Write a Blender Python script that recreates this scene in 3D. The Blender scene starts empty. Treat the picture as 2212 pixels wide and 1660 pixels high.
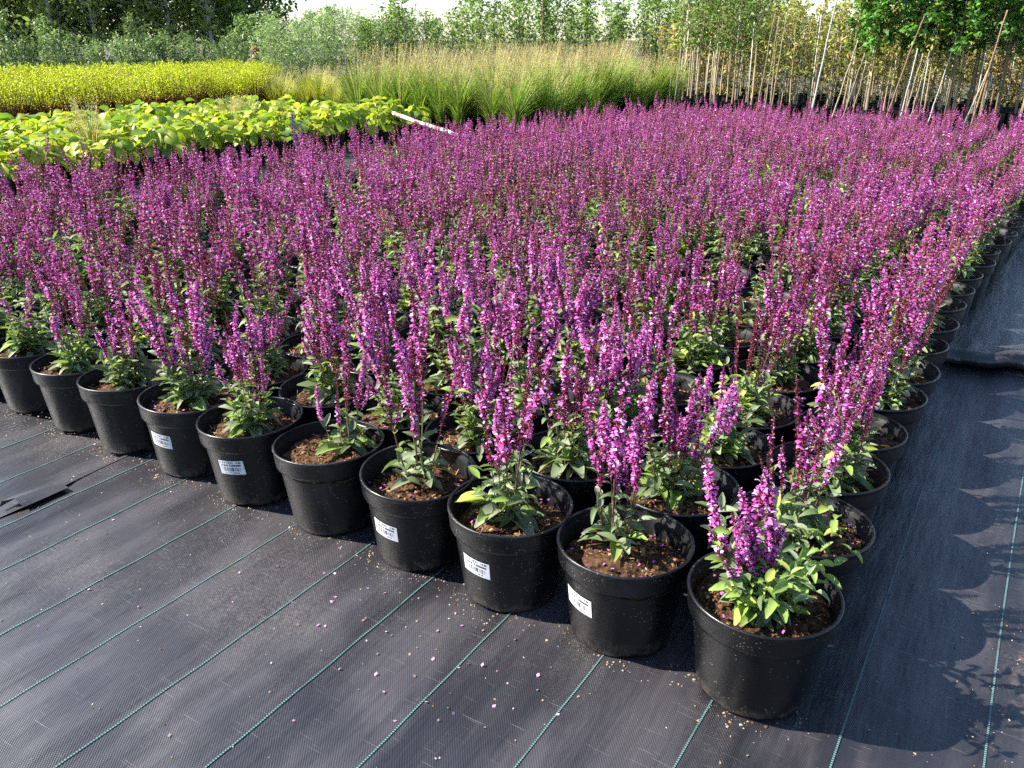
import bpy, math, random
import numpy as np
from mathutils import Matrix, Vector, Euler

sc = bpy.context.scene
COL = sc.collection
R = math.radians

# ------------------------------------------------------------------ camera
CAM_H, HEAD, PITCH, FPX = 1.2, R(32.515), R(22.711), 1780.0      # FPX: focal length in pixels of a 2212 px wide picture
cam = bpy.data.cameras.new('camera')
cam.sensor_width = 36.0
cam.lens = FPX / 2212 * 36.0
cam.clip_start = 0.05
cam.clip_end = 2000
cam_ob = bpy.data.objects.new('camera', cam)
COL.objects.link(cam_ob)
cam_ob.location = (0, 0, CAM_H)
cam_ob.rotation_euler = (R(90) - PITCH, 0, HEAD)
sc.camera = cam_ob

# ------------------------------------------------------------------ sky and sun
SUN_DIR = Vector((-0.240, -0.110, 0.225)).normalized()          # towards the sun
world = bpy.data.worlds.new('World')
sc.world = world
world.use_nodes = True
wn = world.node_tree
bg = wn.nodes['Background']
sky = wn.nodes.new('ShaderNodeTexSky')
sky.sky_type = 'NISHITA'
sky.sun_disc = False
sky.sun_elevation = math.asin(SUN_DIR.z)
sky.sun_rotation = math.atan2(SUN_DIR.x, SUN_DIR.y) % (2 * math.pi)
sky.dust_density = 0.4
sky.ozone_density = 3.0
wn.links.new(sky.outputs[0], bg.inputs[0])
bg.inputs[1].default_value = 0.10
sun = bpy.data.lights.new('sun', 'SUN')
sun.energy = 5.0
sun.angle = R(0.5)
sun.color = (1.0, 0.94, 0.86)
sun_ob = bpy.data.objects.new('sun', sun)
COL.objects.link(sun_ob)
sun_ob.rotation_euler = SUN_DIR.to_track_quat('Z', 'Y').to_euler()
sun_ob.location = SUN_DIR * 30

sc.view_settings.view_transform = 'Standard'
sc.view_settings.look = 'None'
sc.view_settings.gamma = 1
sc.view_settings.exposure = 1.4
sc.render.engine = 'CYCLES'
sc.cycles.use_denoising = False
sc.cycles.max_bounces = 4
sc.cycles.diffuse_bounces = 2
sc.cycles.transmission_bounces = 3
sc.cycles.glossy_bounces = 2
sc.cycles.adaptive_threshold = 0.03
sc.cycles.caustics_reflective = False
sc.cycles.caustics_refractive = False
sc.render.film_transparent = False

CH, SH = math.cos(HEAD), math.sin(HEAD)


def W(X, Y):
    """ground point X metres right of and Y metres ahead of the camera's foot"""
    return (X * CH - Y * SH, X * SH + Y * CH)


def view(u, v, z):
    """where a point shows in the picture (2212 x 1660 px) and how far off it is"""
    X, Y, Z = u * CH + v * SH, -u * SH + v * CH, z - CAM_H
    fw = Y * math.cos(PITCH) - Z * math.sin(PITCH)
    up = Y * math.sin(PITCH) + Z * math.cos(PITCH)
    if fw < 0.05:
        return (9e9, 9e9, fw)
    return (1106 + FPX * X / fw, 830 - FPX * up / fw, fw)


# ------------------------------------------------------------------ mesh building
class MB:
    """collects vertices and faces (with a material slot and a colour each) for ONE mesh"""
    def __init__(self):
        self.v, self.f, self.m, self.c, self.n = [], [], [], [], 0

    def add(self, verts, faces, mat=0, col=(1, 1, 1)):
        verts = np.asarray(verts, float).reshape(-1, 3)
        base = self.n
        self.v.append(verts)
        self.n += len(verts)
        for q in faces:
            self.f.append(np.asarray(q, np.int64).reshape(1, -1) + base)
            self.m.append(np.full(1, mat, np.int32))
            self.c.append(np.array([col], float))

    def scatter(self, tv, tf, Ms, cols, mat=0):
        """copies of a template (tv: k x 3, tf: faces of one size) at matrices Ms (N x 4 x 4)"""
        Ms = np.asarray(Ms, float)
        if len(Ms) == 0:
            return
        N, k = len(Ms), len(tv)
        tv = np.asarray(tv, float)
        P = np.einsum('nij,kj->nki', Ms[:, :3, :3], tv) + Ms[:, None, :3, 3]
        tf = np.asarray(tf, np.int64)
        F = (tf[None] + (np.arange(N) * k)[:, None, None]).reshape(-1, tf.shape[1]) + self.n
        self.v.append(P.reshape(-1, 3))
        self.n += N * k
        self.f.append(F)
        self.m.append(np.full(len(F), mat, np.int32))
        self.c.append(np.repeat(np.asarray(cols, float).reshape(-1, 3) * np.ones((N, 1)), len(tf), axis=0))

    def append(self, other, M=None):
        base = self.n
        for a in other.v:
            if M is not None:
                A = np.asarray(M, float)
                a = a @ A[:3, :3].T + A[:3, 3]
            self.v.append(a)
        self.n += other.n
        for a in other.f:
            self.f.append(a + base)
        self.m += other.m
        self.c += other.c

    def mesh(self, name, mats, smooth=False):
        me = bpy.data.meshes.new(name)
        V = np.concatenate(self.v).astype(np.float32)
        me.vertices.add(len(V))
        me.vertices.foreach_set('co', V.ravel())
        lens = np.concatenate([np.full(len(a), a.shape[1], np.int32) for a in self.f])
        loops = np.concatenate([a.ravel() for a in self.f]).astype(np.int32)
        me.loops.add(len(loops))
        me.loops.foreach_set('vertex_index', loops)
        me.polygons.add(len(lens))
        st = np.zeros(len(lens), np.int32)
        st[1:] = np.cumsum(lens)[:-1]
        me.polygons.foreach_set('loop_start', st)
        me.polygons.foreach_set('material_index', np.concatenate(self.m))
        at = me.attributes.new('Col', 'FLOAT_COLOR', 'FACE')
        C = np.ones((len(lens), 4), np.float32)
        C[:, :3] = np.concatenate(self.c)
        at.data.foreach_set('color', C.ravel())
        for m in mats:
            me.materials.append(m)
        me.update(calc_edges=True)
        if smooth:
            me.polygons.foreach_set('use_smooth', np.ones(len(lens), bool))
        return me


def link(name, data, parent=None, M=None):
    o = bpy.data.objects.new(name, data)
    COL.objects.link(o)
    if M is not None:
        o.matrix_basis = Matrix(np.asarray(M).tolist())
    if parent:
        o.parent = parent
    return o


def tag(o, label=None, cat=None, group=None, kind=None):
    if label: o['label'] = label
    if cat: o['category'] = cat
    if group: o['group'] = group
    if kind: o['kind'] = kind
    return o


def thing(name, label, cat, loc=(0, 0, 0), rz=0.0, group=None):
    o = bpy.data.objects.new(name, None)
    o.empty_display_size = 0.1
    COL.objects.link(o)
    o.location = loc
    o.rotation_euler = (0, 0, rz)
    return tag(o, label, cat, group)


def rot(yaw=0, pitch=0, roll=0):
    """x axis pointing along yaw, raised by pitch, turned about itself by roll"""
    cy, sy, cp, sp, cr, sr = math.cos(yaw), math.sin(yaw), math.cos(pitch), math.sin(pitch), math.cos(roll), math.sin(roll)
    Z = np.array([[cy, -sy, 0], [sy, cy, 0], [0, 0, 1]])
    Y = np.array([[cp, 0, -sp], [0, 1, 0], [sp, 0, cp]])
    X = np.array([[1, 0, 0], [0, cr, -sr], [0, sr, cr]])
    return Z @ Y @ X


def mat4(p, Rm=None, s=1.0):
    M = np.eye(4)
    if Rm is not None:
        M[:3, :3] = Rm
    M[:3, :3] = M[:3, :3] @ (np.diag(s) if hasattr(s, '__len__') else np.eye(3) * s)
    M[:3, 3] = p
    return M


def lean(tilt, az):
    """rotation that tips +z by tilt towards azimuth az"""
    a = np.array([-math.sin(az), math.cos(az), 0])
    K = np.array([[0, -a[2], a[1]], [a[2], 0, -a[0]], [-a[1], a[0], 0]])
    return np.eye(3) + math.sin(tilt) * K + (1 - math.cos(tilt)) * (K @ K)


def tube(mb, pts, rads, sides=5, mat=0, col=(1, 1, 1), cap=True):
    pts = np.asarray(pts, float)
    n = len(pts)
    rings = []
    for i in range(n):
        d = pts[min(i + 1, n - 1)] - pts[max(i - 1, 0)]
        d = d / (np.linalg.norm(d) + 1e-9)
        a = np.cross(d, (0, 0, 1.0) if abs(d[2]) < 0.9 else (1.0, 0, 0))
        a /= np.linalg.norm(a)
        b = np.cross(d, a)
        t = np.arange(sides) / sides * 2 * math.pi
        rings.append(pts[i] + rads[i] * (np.cos(t)[:, None] * a + np.sin(t)[:, None] * b))
    V = np.concatenate(rings)
    F = []
    for i in range(n - 1):
        for k in range(sides):
            k2 = (k + 1) % sides
            F.append((i * sides + k, i * sides + k2, (i + 1) * sides + k2, (i + 1) * sides + k))
    if cap:
        F.append(tuple(range(sides))[::-1])
        F.append(tuple((n - 1) * sides + k for k in range(sides)))
    mb.add(V, F, mat, col)


def leaf_template(n=4, curl=0.5, fold=0.25, shape='lance'):
    """a leaf along +x, length 1, half width 0.5 at its widest, folded along the midrib, bending down by curl"""
    t = np.linspace(0, 1, n + 1)
    if shape == 'lance':
        w = np.sin(np.pi * t ** 0.85) ** 0.62 * 0.5
        w[0] = 0.07
        w[-1] = 0.10
    elif shape == 'round':
        w = np.sqrt(np.clip(1 - (2 * t - 1.0) ** 2, 0, 1)) * 0.5
        w[0], w[-1] = 0.16, 0.06
    else:                                                           # strap
        w = np.clip(np.minimum(t * 4 + 0.3, (1 - t) * 2.5), 0, 1) * 0.5
    ang = -curl * t
    dx = np.cos(ang) / n
    dz = np.sin(ang) / n
    x = np.concatenate([[0], np.cumsum(dx[1:])])
    z = np.concatenate([[0], np.cumsum(dz[1:])])
    V = []
    for i in range(n + 1):
        V += [(x[i], -w[i], z[i] + fold * w[i]), (x[i], 0, z[i]), (x[i], w[i], z[i] + fold * w[i])]
    F = []
    for i in range(n):
        a = 3 * i
        F += [(a, a + 3, a + 4, a + 1), (a + 1, a + 4, a + 5, a + 2)]
    return np.array(V), np.array(F)


# ------------------------------------------------------------------ materials
def new_mat(name):
    m = bpy.data.materials.new(name)
    m.use_nodes = True
    nt = m.node_tree
    return m, nt, nt.nodes['Principled BSDF'], nt.nodes['Material Output']


def N(nt, kind, **kw):
    n = nt.nodes.new(kind)
    for k, v in kw.items():
        setattr(n, k, v)
    return n


def math_node(nt, op, a, b=None, clamp=False):
    n = N(nt, 'ShaderNodeMath', operation=op, use_clamp=clamp)
    for i, x in enumerate((a, b)):
        if x is None:
            continue
        if isinstance(x, (int, float)):
            n.inputs[i].default_value = x
        else:
            nt.links.new(x, n.inputs[i])
    return n.outputs[0]


def mix_rgb(nt, fac, a, b, blend='MIX'):
    n = N(nt, 'ShaderNodeMix', data_type='RGBA', blend_type=blend)
    for sock, x in ((n.inputs[0], fac), (n.inputs[6], a), (n.inputs[7], b)):
        if isinstance(x, (int, float)):
            sock.default_value = x
        elif isinstance(x, tuple):
            sock.default_value = (*x, 1)
        else:
            nt.links.new(x, sock)
    return n.outputs[2]


def noise(nt, vec, scale, detail=3, rough=0.55):
    n = N(nt, 'ShaderNodeTexNoise')
    n.inputs['Scale'].default_value = scale
    n.inputs['Detail'].default_value = detail
    n.inputs['Roughness'].default_value = rough
    if vec is not None:
        nt.links.new(vec, n.inputs['Vector'])
    return n.outputs['Fac']


def ramp(nt, fac, lo, hi):
    n = N(nt, 'ShaderNodeMapRange', interpolation_type='SMOOTHSTEP')
    nt.links.new(fac, n.inputs[0])
    n.inputs[1].default_value = lo
    n.inputs[2].default_value = hi
    return n.outputs[0]


def scaled(nt, vec, s):
    n = N(nt, 'ShaderNodeMapping')
    n.inputs['Scale'].default_value = s
    nt.links.new(vec, n.inputs['Vector'])
    return n.outputs[0]


def plant_mat(name, rough=0.5, trans=0.3, spec=0.35, vary=0.25, tboost=(1.0, 1.0, 1.0), grain=0.0, gscale=300):
    """colour comes from the face colour 'Col', varied a little from object to object; part of the light goes through"""
    m, nt, b, out = new_mat(name)
    at = N(nt, 'ShaderNodeAttribute', attribute_name='Col')
    oi = N(nt, 'ShaderNodeObjectInfo')
    br = math_node(nt, 'MULTIPLY_ADD', oi.outputs['Random'], vary)
    nt.nodes[-1].inputs[2].default_value = 1 - vary / 2
    hv = N(nt, 'ShaderNodeHueSaturation')
    nt.links.new(at.outputs['Color'], hv.inputs['Color'])
    nt.links.new(br, hv.inputs['Value'])
    col = hv.outputs[0]
    if grain:
        tc = N(nt, 'ShaderNodeTexCoord')
        g = noise(nt, tc.outputs['Object'], gscale, 2)
        col = mix_rgb(nt, grain, col, mix_rgb(nt, g, (0.0, 0.0, 0.0), (2.0, 2.0, 2.0)), 'MULTIPLY')
    nt.links.new(col, b.inputs['Base Color'])
    b.inputs['Roughness'].default_value = rough
    b.inputs['Specular IOR Level'].default_value = spec
    if trans:
        tr = N(nt, 'ShaderNodeBsdfTranslucent')
        tcol = mix_rgb(nt, 1.0, col, tboost, 'MULTIPLY')
        nt.links.new(tcol, tr.inputs['Color'])
        mx = N(nt, 'ShaderNodeMixShader')
        mx.inputs[0].default_value = trans
        nt.links.new(b.outputs[0], mx.inputs[1])
        nt.links.new(tr.outputs[0], mx.inputs[2])
        nt.links.new(mx.outputs[0], out.inputs['Surface'])
    return m


M_LEAF = plant_mat('sage_leaf', 0.55, 0.28, 0.35, 0.3, (1.2, 1.35, 0.6), 0.35, 350)
M_STEM = plant_mat('stem', 0.6, 0.0, 0.3, 0.3)
M_PETAL = plant_mat('petal', 0.6, 0.35, 0.25, 0.22, (1.15, 0.9, 1.1))
M_CALYX = plant_mat('calyx', 0.5, 0.12, 0.35, 0.3)
M_BED = plant_mat('bed_leaf', 0.45, 0.42, 0.4, 0.3, (1.1, 1.2, 0.6))
M_TREE = plant_mat('tree_leaf', 0.5, 0.33, 0.3, 0.35, (1.1, 1.3, 0.6))
M_BLADE = plant_mat('grass_blade', 0.55, 0.35, 0.3, 0.25, (1.1, 1.1, 0.7))
M_BARK = plant_mat('bark', 0.8, 0.0, 0.25, 0.35, (1, 1, 1), 0.5, 60)
M_BIT = plant_mat('bits', 0.8, 0.0, 0.2, 0.1)


def fabric_material():
    m, nt, b, out = new_mat('woven_fabric')
    tc = N(nt, 'ShaderNodeTexCoord')
    P = tc.outputs['Object']
    sep = N(nt, 'ShaderNodeSeparateXYZ')
    wob = N(nt, 'ShaderNodeTexNoise')
    wob.inputs['Scale'].default_value = 5
    nt.links.new(P, wob.inputs['Vector'])
    wv = N(nt, 'ShaderNodeVectorMath', operation='MULTIPLY_ADD')
    nt.links.new(wob.outputs['Color'], wv.inputs[0])
    wv.inputs[1].default_value = (0.012, 0.012, 0)
    nt.links.new(P, wv.inputs[2])
    nt.links.new(wv.outputs[0], sep.inputs[0])
    k = 2 * math.pi / 0.0056
    sx = math_node(nt, 'SINE', math_node(nt, 'MULTIPLY', sep.outputs[0], k * 1.0))
    sy = math_node(nt, 'SINE', math_node(nt, 'MULTIPLY', sep.outputs[1], k * 0.8))
    weave = math_node(nt, 'MULTIPLY', sx, sy)                        # -1 .. 1 : over / under
    w01 = ramp(nt, weave, -0.7, 0.9)
    streak = noise(nt, scaled(nt, P, (9, 0.9, 1)), 1.0, 4)           # long soft streaks along the bolt
    blotch = noise(nt, P, 1.7, 5, 0.6)
    fine = noise(nt, P, 160, 3, 0.7)
    worn = noise(nt, scaled(nt, P, (5.5, 1.6, 1)), 1.0, 6, 0.62)     # trodden, duller places
    thr = noise(nt, scaled(nt, P, (9, 620, 1)), 1.0, 2, 0.4)         # single pale threads across the bolt
    base = mix_rgb(nt, w01, (0.0165, 0.0162, 0.0195), (0.0300, 0.0293, 0.0338))
    base = mix_rgb(nt, ramp(nt, streak, 0.3, 0.7), base, mix_rgb(nt, 1.0, base, (1.6, 1.55, 1.55), 'MULTIPLY'))
    base = mix_rgb(nt, ramp(nt, worn, 0.42, 0.62), mix_rgb(nt, 1.0, base, (0.50, 0.50, 0.55), 'MULTIPLY'), mix_rgb(nt, 1.0, base, (1.5, 1.46, 1.40), 'MULTIPLY'))
    dust = math_node(nt, 'MULTIPLY', ramp(nt, blotch, 0.45, 0.78), ramp(nt, fine, 0.35, 0.75))
    base = mix_rgb(nt, math_node(nt, 'MULTIPLY', dust, 0.60), base, (0.14, 0.115, 0.095))
    base = mix_rgb(nt, math_node(nt, 'MULTIPLY', ramp(nt, thr, 0.69, 0.75), 0.6), base, (0.24, 0.23, 0.23))
    # washed-out sand by the path, a patch with its own ragged outline
    dv = N(nt, 'ShaderNodeVectorMath', operation='DISTANCE')
    nt.links.new(scaled(nt, P, (1, 0.55, 0)), dv.inputs[0])
    dv.inputs[1].default_value = (0.50, 1.62 * 0.55, 0)
    ragged = math_node(nt, 'MULTIPLY_ADD', noise(nt, P, 9, 5, 0.65), 0.5)
    nt.nodes[-1].inputs[2].default_value = -0.25
    sand = ramp(nt, math_node(nt, 'ADD', dv.outputs['Value'], ragged), 0.33, 0.20)
    sand = math_node(nt, 'MULTIPLY', sand, ramp(nt, noise(nt, P, 95, 4, 0.7), 0.32, 0.55))
    base = mix_rgb(nt, sand, base, mix_rgb(nt, fine, (0.08, 0.055, 0.04), (0.25, 0.18, 0.13)))
    nt.links.new(base, b.inputs['Base Color'])
    rg = math_node(nt, 'MULTIPLY_ADD', dust, 0.25)
    nt.nodes[-1].inputs[2].default_value = 0.43
    nt.links.new(rg, b.inputs['Roughness'])
    b.inputs['Specular IOR Level'].default_value = 0.75
    bp = N(nt, 'ShaderNodeBump')
    bp.inputs['Strength'].default_value = 0.24
    bp.inputs['Distance'].default_value = 0.0012
    nt.links.new(weave, bp.inputs['Height'])
    bp2 = N(nt, 'ShaderNodeBump')
    bp2.inputs['Strength'].default_value = 0.45
    bp2.inputs['Distance'].default_value = 0.022
    nt.links.new(noise(nt, scaled(nt, P, (12, 2.2, 1)), 1.0, 4), bp2.inputs['Height'])
    nt.links.new(bp2.outputs[0], bp.inputs['Normal'])
    nt.links.new(bp.outputs[0], b.inputs['Normal'])
    return m


def thread_material():
    m, nt, b, out = new_mat('marker_thread')
    tc = N(nt, 'ShaderNodeTexCoord')
    sep = N(nt, 'ShaderNodeSeparateXYZ')
    nt.links.new(tc.outputs['Object'], sep.inputs[0])
    s = math_node(nt, 'SINE', math_node(nt, 'MULTIPLY', sep.outputs[1], 2 * math.pi / 0.0055))
    worn = ramp(nt, noise(nt, tc.outputs['Object'], 14, 4, 0.7), 0.25, 0.5)
    f = math_node(nt, 'MULTIPLY', ramp(nt, s, -0.35, 0.3), worn)
    nt.links.new(mix_rgb(nt, f, (0.035, 0.05, 0.05), (0.12, 0.25, 0.24)), b.inputs['Base Color'])
    b.inputs['Roughness'].default_value = 0.45
    return m


def pot_material(gloss=0.30, spec=0.5):
    m, nt, b, out = new_mat('black_plastic')
    tc = N(nt, 'ShaderNodeTexCoord')
    P = tc.outputs['Object']
    oi = N(nt, 'ShaderNodeObjectInfo')
    off = N(nt, 'ShaderNodeVectorMath', operation='ADD')
    sc3 = N(nt, 'ShaderNodeVectorMath', operation='SCALE')
    nt.links.new(oi.outputs['Location'], sc3.inputs[0])
    sc3.inputs['Scale'].default_value = 3.7
    nt.links.new(P, off.inputs[0])
    nt.links.new(sc3.outputs[0], off.inputs[1])
    Q = off.outputs[0]
    vor = N(nt, 'ShaderNodeTexVoronoi')
    vor.inputs['Scale'].default_value = 210
    nt.links.new(Q, vor.inputs['Vector'])
    dots = ramp(nt, vor.outputs['Distance'], 0.34, 0.18)
    sel = N(nt, 'ShaderNodeSeparateColor')
    nt.links.new(vor.outputs['Color'], sel.inputs[0])
    patch = noise(nt, Q, 13, 3)
    keep = math_node(nt, 'GREATER_THAN', math_node(nt, 'ADD', sel.outputs[0], math_node(nt, 'MULTIPLY', patch, 1.3)), 1.62)
    dots = math_node(nt, 'MULTIPLY', dots, keep)
    film = ramp(nt, noise(nt, scaled(nt, Q, (1, 1, 0.35)), 9, 5, 0.65), 0.45, 0.85)
    film = math_node(nt, 'MULTIPLY', film, math_node(nt, 'MULTIPLY_ADD', math_node(nt, 'POWER', oi.outputs['Random'], 2.5), 1.6))
    nt.nodes[-2].inputs[2].default_value = 0.5
    sepz = N(nt, 'ShaderNodeSeparateXYZ')
    nt.links.new(P, sepz.inputs[0])
    foot = math_node(nt, 'MULTIPLY', ramp(nt, sepz.outputs[2], 0.05, 0.0), ramp(nt, noise(nt, Q, 40, 4), 0.4, 0.7))
    base = mix_rgb(nt, math_node(nt, 'MULTIPLY', film, 0.38), (0.0048, 0.0048, 0.0056), (0.042, 0.041, 0.042))
    base = mix_rgb(nt, math_node(nt, 'MULTIPLY', foot, 0.5), base, (0.16, 0.12, 0.09))
    base = mix_rgb(nt, math_node(nt, 'MULTIPLY', dots, 0.6), base, (0.30, 0.27, 0.24))
    nt.links.new(base, b.inputs['Base Color'])
    rg = math_node(nt, 'MULTIPLY_ADD', film, 0.3)
    nt.nodes[-1].inputs[2].default_value = gloss
    nt.links.new(rg, b.inputs['Roughness'])
    b.inputs['Specular IOR Level'].default_value = spec
    bp = N(nt, 'ShaderNodeBump')
    bp.inputs['Strength'].default_value = 0.25
    bp.inputs['Distance'].default_value = 0.002
    nt.links.new(noise(nt, Q, 60, 4), bp.inputs['Height'])
    bp3 = N(nt, 'ShaderNodeBump')                                    # faint turned ridges round the wall
    bp3.inputs['Strength'].default_value = 0.30
    bp3.inputs['Distance'].default_value = 0.002
    nt.links.new(noise(nt, scaled(nt, P, (5, 5, 330)), 1.0, 3), bp3.inputs['Height'])
    nt.links.new(bp3.outputs[0], bp.inputs['Normal'])
    nt.links.new(bp.outputs[0], b.inputs['Normal'])
    return m


def soil_material():
    m, nt, b, out = new_mat('peat')
    tc = N(nt, 'ShaderNodeTexCoord')
    P = tc.outputs['Object']
    a = noise(nt, P, 55, 6, 0.7)
    c = noise(nt, P, 14, 3)
    col = mix_rgb(nt, ramp(nt, a, 0.35, 0.68), (0.022, 0.011, 0.007), (0.17, 0.092, 0.045))
    col = mix_rgb(nt, ramp(nt, c, 0.45, 0.75), col, mix_rgb(nt, 1.0, col, (0.4, 0.36, 0.33), 'MULTIPLY'))
    nt.links.new(col, b.inputs['Base Color'])
    b.inputs['Roughness'].default_value = 0.95
    b.inputs['Specular IOR Level'].default_value = 0.15
    bp = N(nt, 'ShaderNodeBump')
    bp.inputs['Strength'].default_value = 1.0
    bp.inputs['Distance'].default_value = 0.006
    nt.links.new(a, bp.inputs['Height'])
    nt.links.new(bp.outputs[0], b.inputs['Normal'])
    return m


def label_material():
    """a white paper sticker with two lines of dark print and a bar code with a number under it (uv from the mesh)"""
    m, nt, b, out = new_mat('sticker')
    uvn = N(nt, 'ShaderNodeAttribute', attribute_name='luv')
    sep = N(nt, 'ShaderNodeSeparateXYZ')
    nt.links.new(uvn.outputs['Vector'], sep.inputs[0])
    U, V = sep.outputs[0], sep.outputs[1]

    def band(x, lo, hi):
        return math_node(nt, 'MULTIPLY', math_node(nt, 'GREATER_THAN', x, lo), math_node(nt, 'LESS_THAN', x, hi))

    def cells(scale, thr, v0):
        cmb = N(nt, 'ShaderNodeCombineXYZ')
        nt.links.new(math_node(nt, 'FLOOR', math_node(nt, 'MULTIPLY', U, scale)), cmb.inputs[0])
        cmb.inputs[1].default_value = v0
        wn_ = N(nt, 'ShaderNodeTexWhiteNoise')
        nt.links.new(cmb.outputs[0], wn_.inputs['Vector'])
        return math_node(nt, 'GREATER_THAN', wn_.outputs['Value'], thr)
    l1 = math_node(nt, 'MULTIPLY', math_node(nt, 'MULTIPLY', band(V, 0.80, 0.92), band(U, 0.06, 0.94)), cells(44, 0.3, 1.3))
    l2 = math_node(nt, 'MULTIPLY', math_node(nt, 'MULTIPLY', band(V, 0.60, 0.73), band(U, 0.10, 0.9)), cells(38, 0.28, 2.7))
    bc = math_node(nt, 'MULTIPLY', math_node(nt, 'MULTIPLY', band(V, 0.24, 0.52), band(U, 0.14, 0.86)), cells(66, 0.5, 4.1))
    l3 = math_node(nt, 'MULTIPLY', math_node(nt, 'MULTIPLY', band(V, 0.09, 0.17), band(U, 0.2, 0.8)), cells(40, 0.4, 5.9))
    ink = math_node(nt, 'MAXIMUM', math_node(nt, 'MAXIMUM', l1, l2), math_node(nt, 'MAXIMUM', bc, l3))
    nt.links.new(mix_rgb(nt, math_node(nt, 'MULTIPLY', ink, 0.9), (0.78, 0.78, 0.80), (0.03, 0.03, 0.04)), b.inputs['Base Color'])
    b.inputs['Roughness'].default_value = 0.45
    return m


def ground_material():
    m, nt, b, out = new_mat('nursery_soil')
    tc = N(nt, 'ShaderNodeTexCoord')
    P = tc.outputs['Object']
    a = noise(nt, P, 0.6, 6, 0.65)
    f = noise(nt, P, 14, 5, 0.7)
    col = mix_rgb(nt, ramp(nt, a, 0.4, 0.62), (0.085, 0.06, 0.04), (0.055, 0.075, 0.022))
    col = mix_rgb(nt, 0.7, col, mix_rgb(nt, f, (0.3, 0.3, 0.3), (1.6, 1.6, 1.6)), 'MULTIPLY')
    nt.links.new(col, b.inputs['Base Color'])
    b.inputs['Roughness'].default_value = 0.95
    return m


M_POT_IN = pot_material(0.5, 0.22)
M_FABRIC, M_THREAD, M_POT, M_SOIL, M_LABEL, M_GROUND = fabric_material(), thread_material(), pot_material(), soil_material(), label_material(), ground_material()

# ------------------------------------------------------------------ the setting: ground and woven mats
def sheet(name, us, vs, zf, mat):
    us, vs = np.asarray(us), np.asarray(vs)
    U, V = np.meshgrid(us, vs)
    Z = zf(U, V)
    nu, nv = len(us), len(vs)
    I = np.arange(nu * nv).reshape(nv, nu)
    F = np.stack([I[:-1, :-1], I[:-1, 1:], I[1:, 1:], I[1:, :-1]], -1).reshape(-1, 4)
    mb = MB()
    mb.scatter(np.stack([U, V, Z], -1).reshape(-1, 3), F, np.eye(4)[None], np.ones((1, 3)))
    return link(name, mb.mesh(name, [mat], smooth=True))


def swell(U, V):
    """the mat does not lie quite flat: low ridges along the bolt, a few millimetres high"""
    return (0.0030 * np.sin(U * 47 + 1.2 * np.sin(V * 1.7) + 0.5) * (0.5 + 0.5 * np.sin(V * 2.3 + U * 3))
            + 0.0026 * np.sin(U * 23 + V * 2.1) + 0.0022 * np.sin(U * 9 + 1.1 * np.sin(V * 0.9))
            + 0.0010 * np.sin(V * 31 + U * 11) - 0.006)


ground = sheet('ground', [-900, -60, 60, 900], [-900, -60, 60, 900], lambda U, V: 0 * U - 0.04, M_GROUND)
tag(ground, 'brown soil and grass of the nursery reaching to the horizon', kind='structure')

SEAM = -2.235
seam_u = lambda v: SEAM + 0.012 * np.sin(v * 3.1) + 0.006 * np.sin(v * 9)


def main_z(U, V):
    edge = np.clip((U - SEAM) / 0.05, 0, 1)
    lift = (1 - edge) * (0.001 + 0.002 * np.sin(V * 7) ** 2)
    return swell(U, V) + 0.004 + lift


us = np.concatenate([np.arange(SEAM, 1.4, 0.02), np.arange(1.4, 4.1, 0.3)])
vs = np.concatenate([np.arange(-1.0, 3.6, 0.05), np.arange(3.6, 18.1, 0.4)])
mat_main = sheet('fabric_mat', us, vs, main_z, M_FABRIC)
me = mat_main.data
co = np.empty(len(me.vertices) * 3, np.float32)
me.vertices.foreach_get('co', co)
co = co.reshape(-1, 3)
sel = co[:, 0] < SEAM + 0.001
co[sel, 0] = seam_u(co[sel, 1])
me.vertices.foreach_set('co', co.ravel())
tag(mat_main, 'black woven ground fabric with green marker threads under the flower pots', kind='structure')
us = np.concatenate([np.arange(-26, -6, 0.5), np.arange(-6, SEAM + 0.14, 0.03)])
mat_left = sheet('fabric_mat', us, np.concatenate([np.arange(-1.0, 3.2, 0.06), np.arange(3.2, 20.1, 0.5)]), lambda U, V: swell(U * 0.9, V) - 0.004, M_FABRIC)
tag(mat_left, 'black woven ground fabric tucked under the next width at the left', kind='structure')

# the seam: the upper mat's turned edge with one loose flap
mb = MB()
prof = np.array([(0.0, 0.001), (-0.002, 0.003), (0.0, 0.0055), (0.010, 0.0068)])
vv = np.arange(0.2, 2.0, 0.05)
rows = []
for v in vv:
    k = 1.0 + 1.6 * math.exp(-((v - 0.99) / 0.07) ** 2)
    rows.append([(seam_u(v) + p[0] * k * 1.4, v, main_z(np.array([SEAM]), np.array([v]))[0] - 0.006 + p[1] * k) for p in prof])
n = len(prof)
mb.add(np.array(rows).reshape(-1, 3), [(i * n + j, i * n + j + 1, (i + 1) * n + j + 1, (i + 1) * n + j) for i in range(len(vv) - 1) for j in range(n - 1)])
o = link('turned_edge', mb.mesh('turned_edge', [M_FABRIC], True), mat_main)
mb = MB()
for i in range(7):
    t = i / 6
    v = 0.93 + 0.13 * t
    w = 0.020 * math.sin(math.pi * (0.15 + 0.8 * t)) + 0.003
    rows_ = [(SEAM - 0.012 - w, v - 0.03 * (1 - t), 0.003), (SEAM - 0.012 - w * 0.7, v - 0.02, 0.020 * (1 - 0.5 * t)), (SEAM + 0.01, v, 0.024 * (1 - 0.6 * t) + 0.004), (SEAM + 0.05, v, 0.013)]
    mb.v.append(np.array(rows_)); mb.n += 4
    if i:
        a = (i - 1) * 4
        F = np.array([(a + j, a + j + 1, a + j + 5, a + j + 4) for j in range(3)])
        mb.f.append(F); mb.m.append(np.zeros(3, np.int32)); mb.c.append(np.ones((3, 3)))
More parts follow.
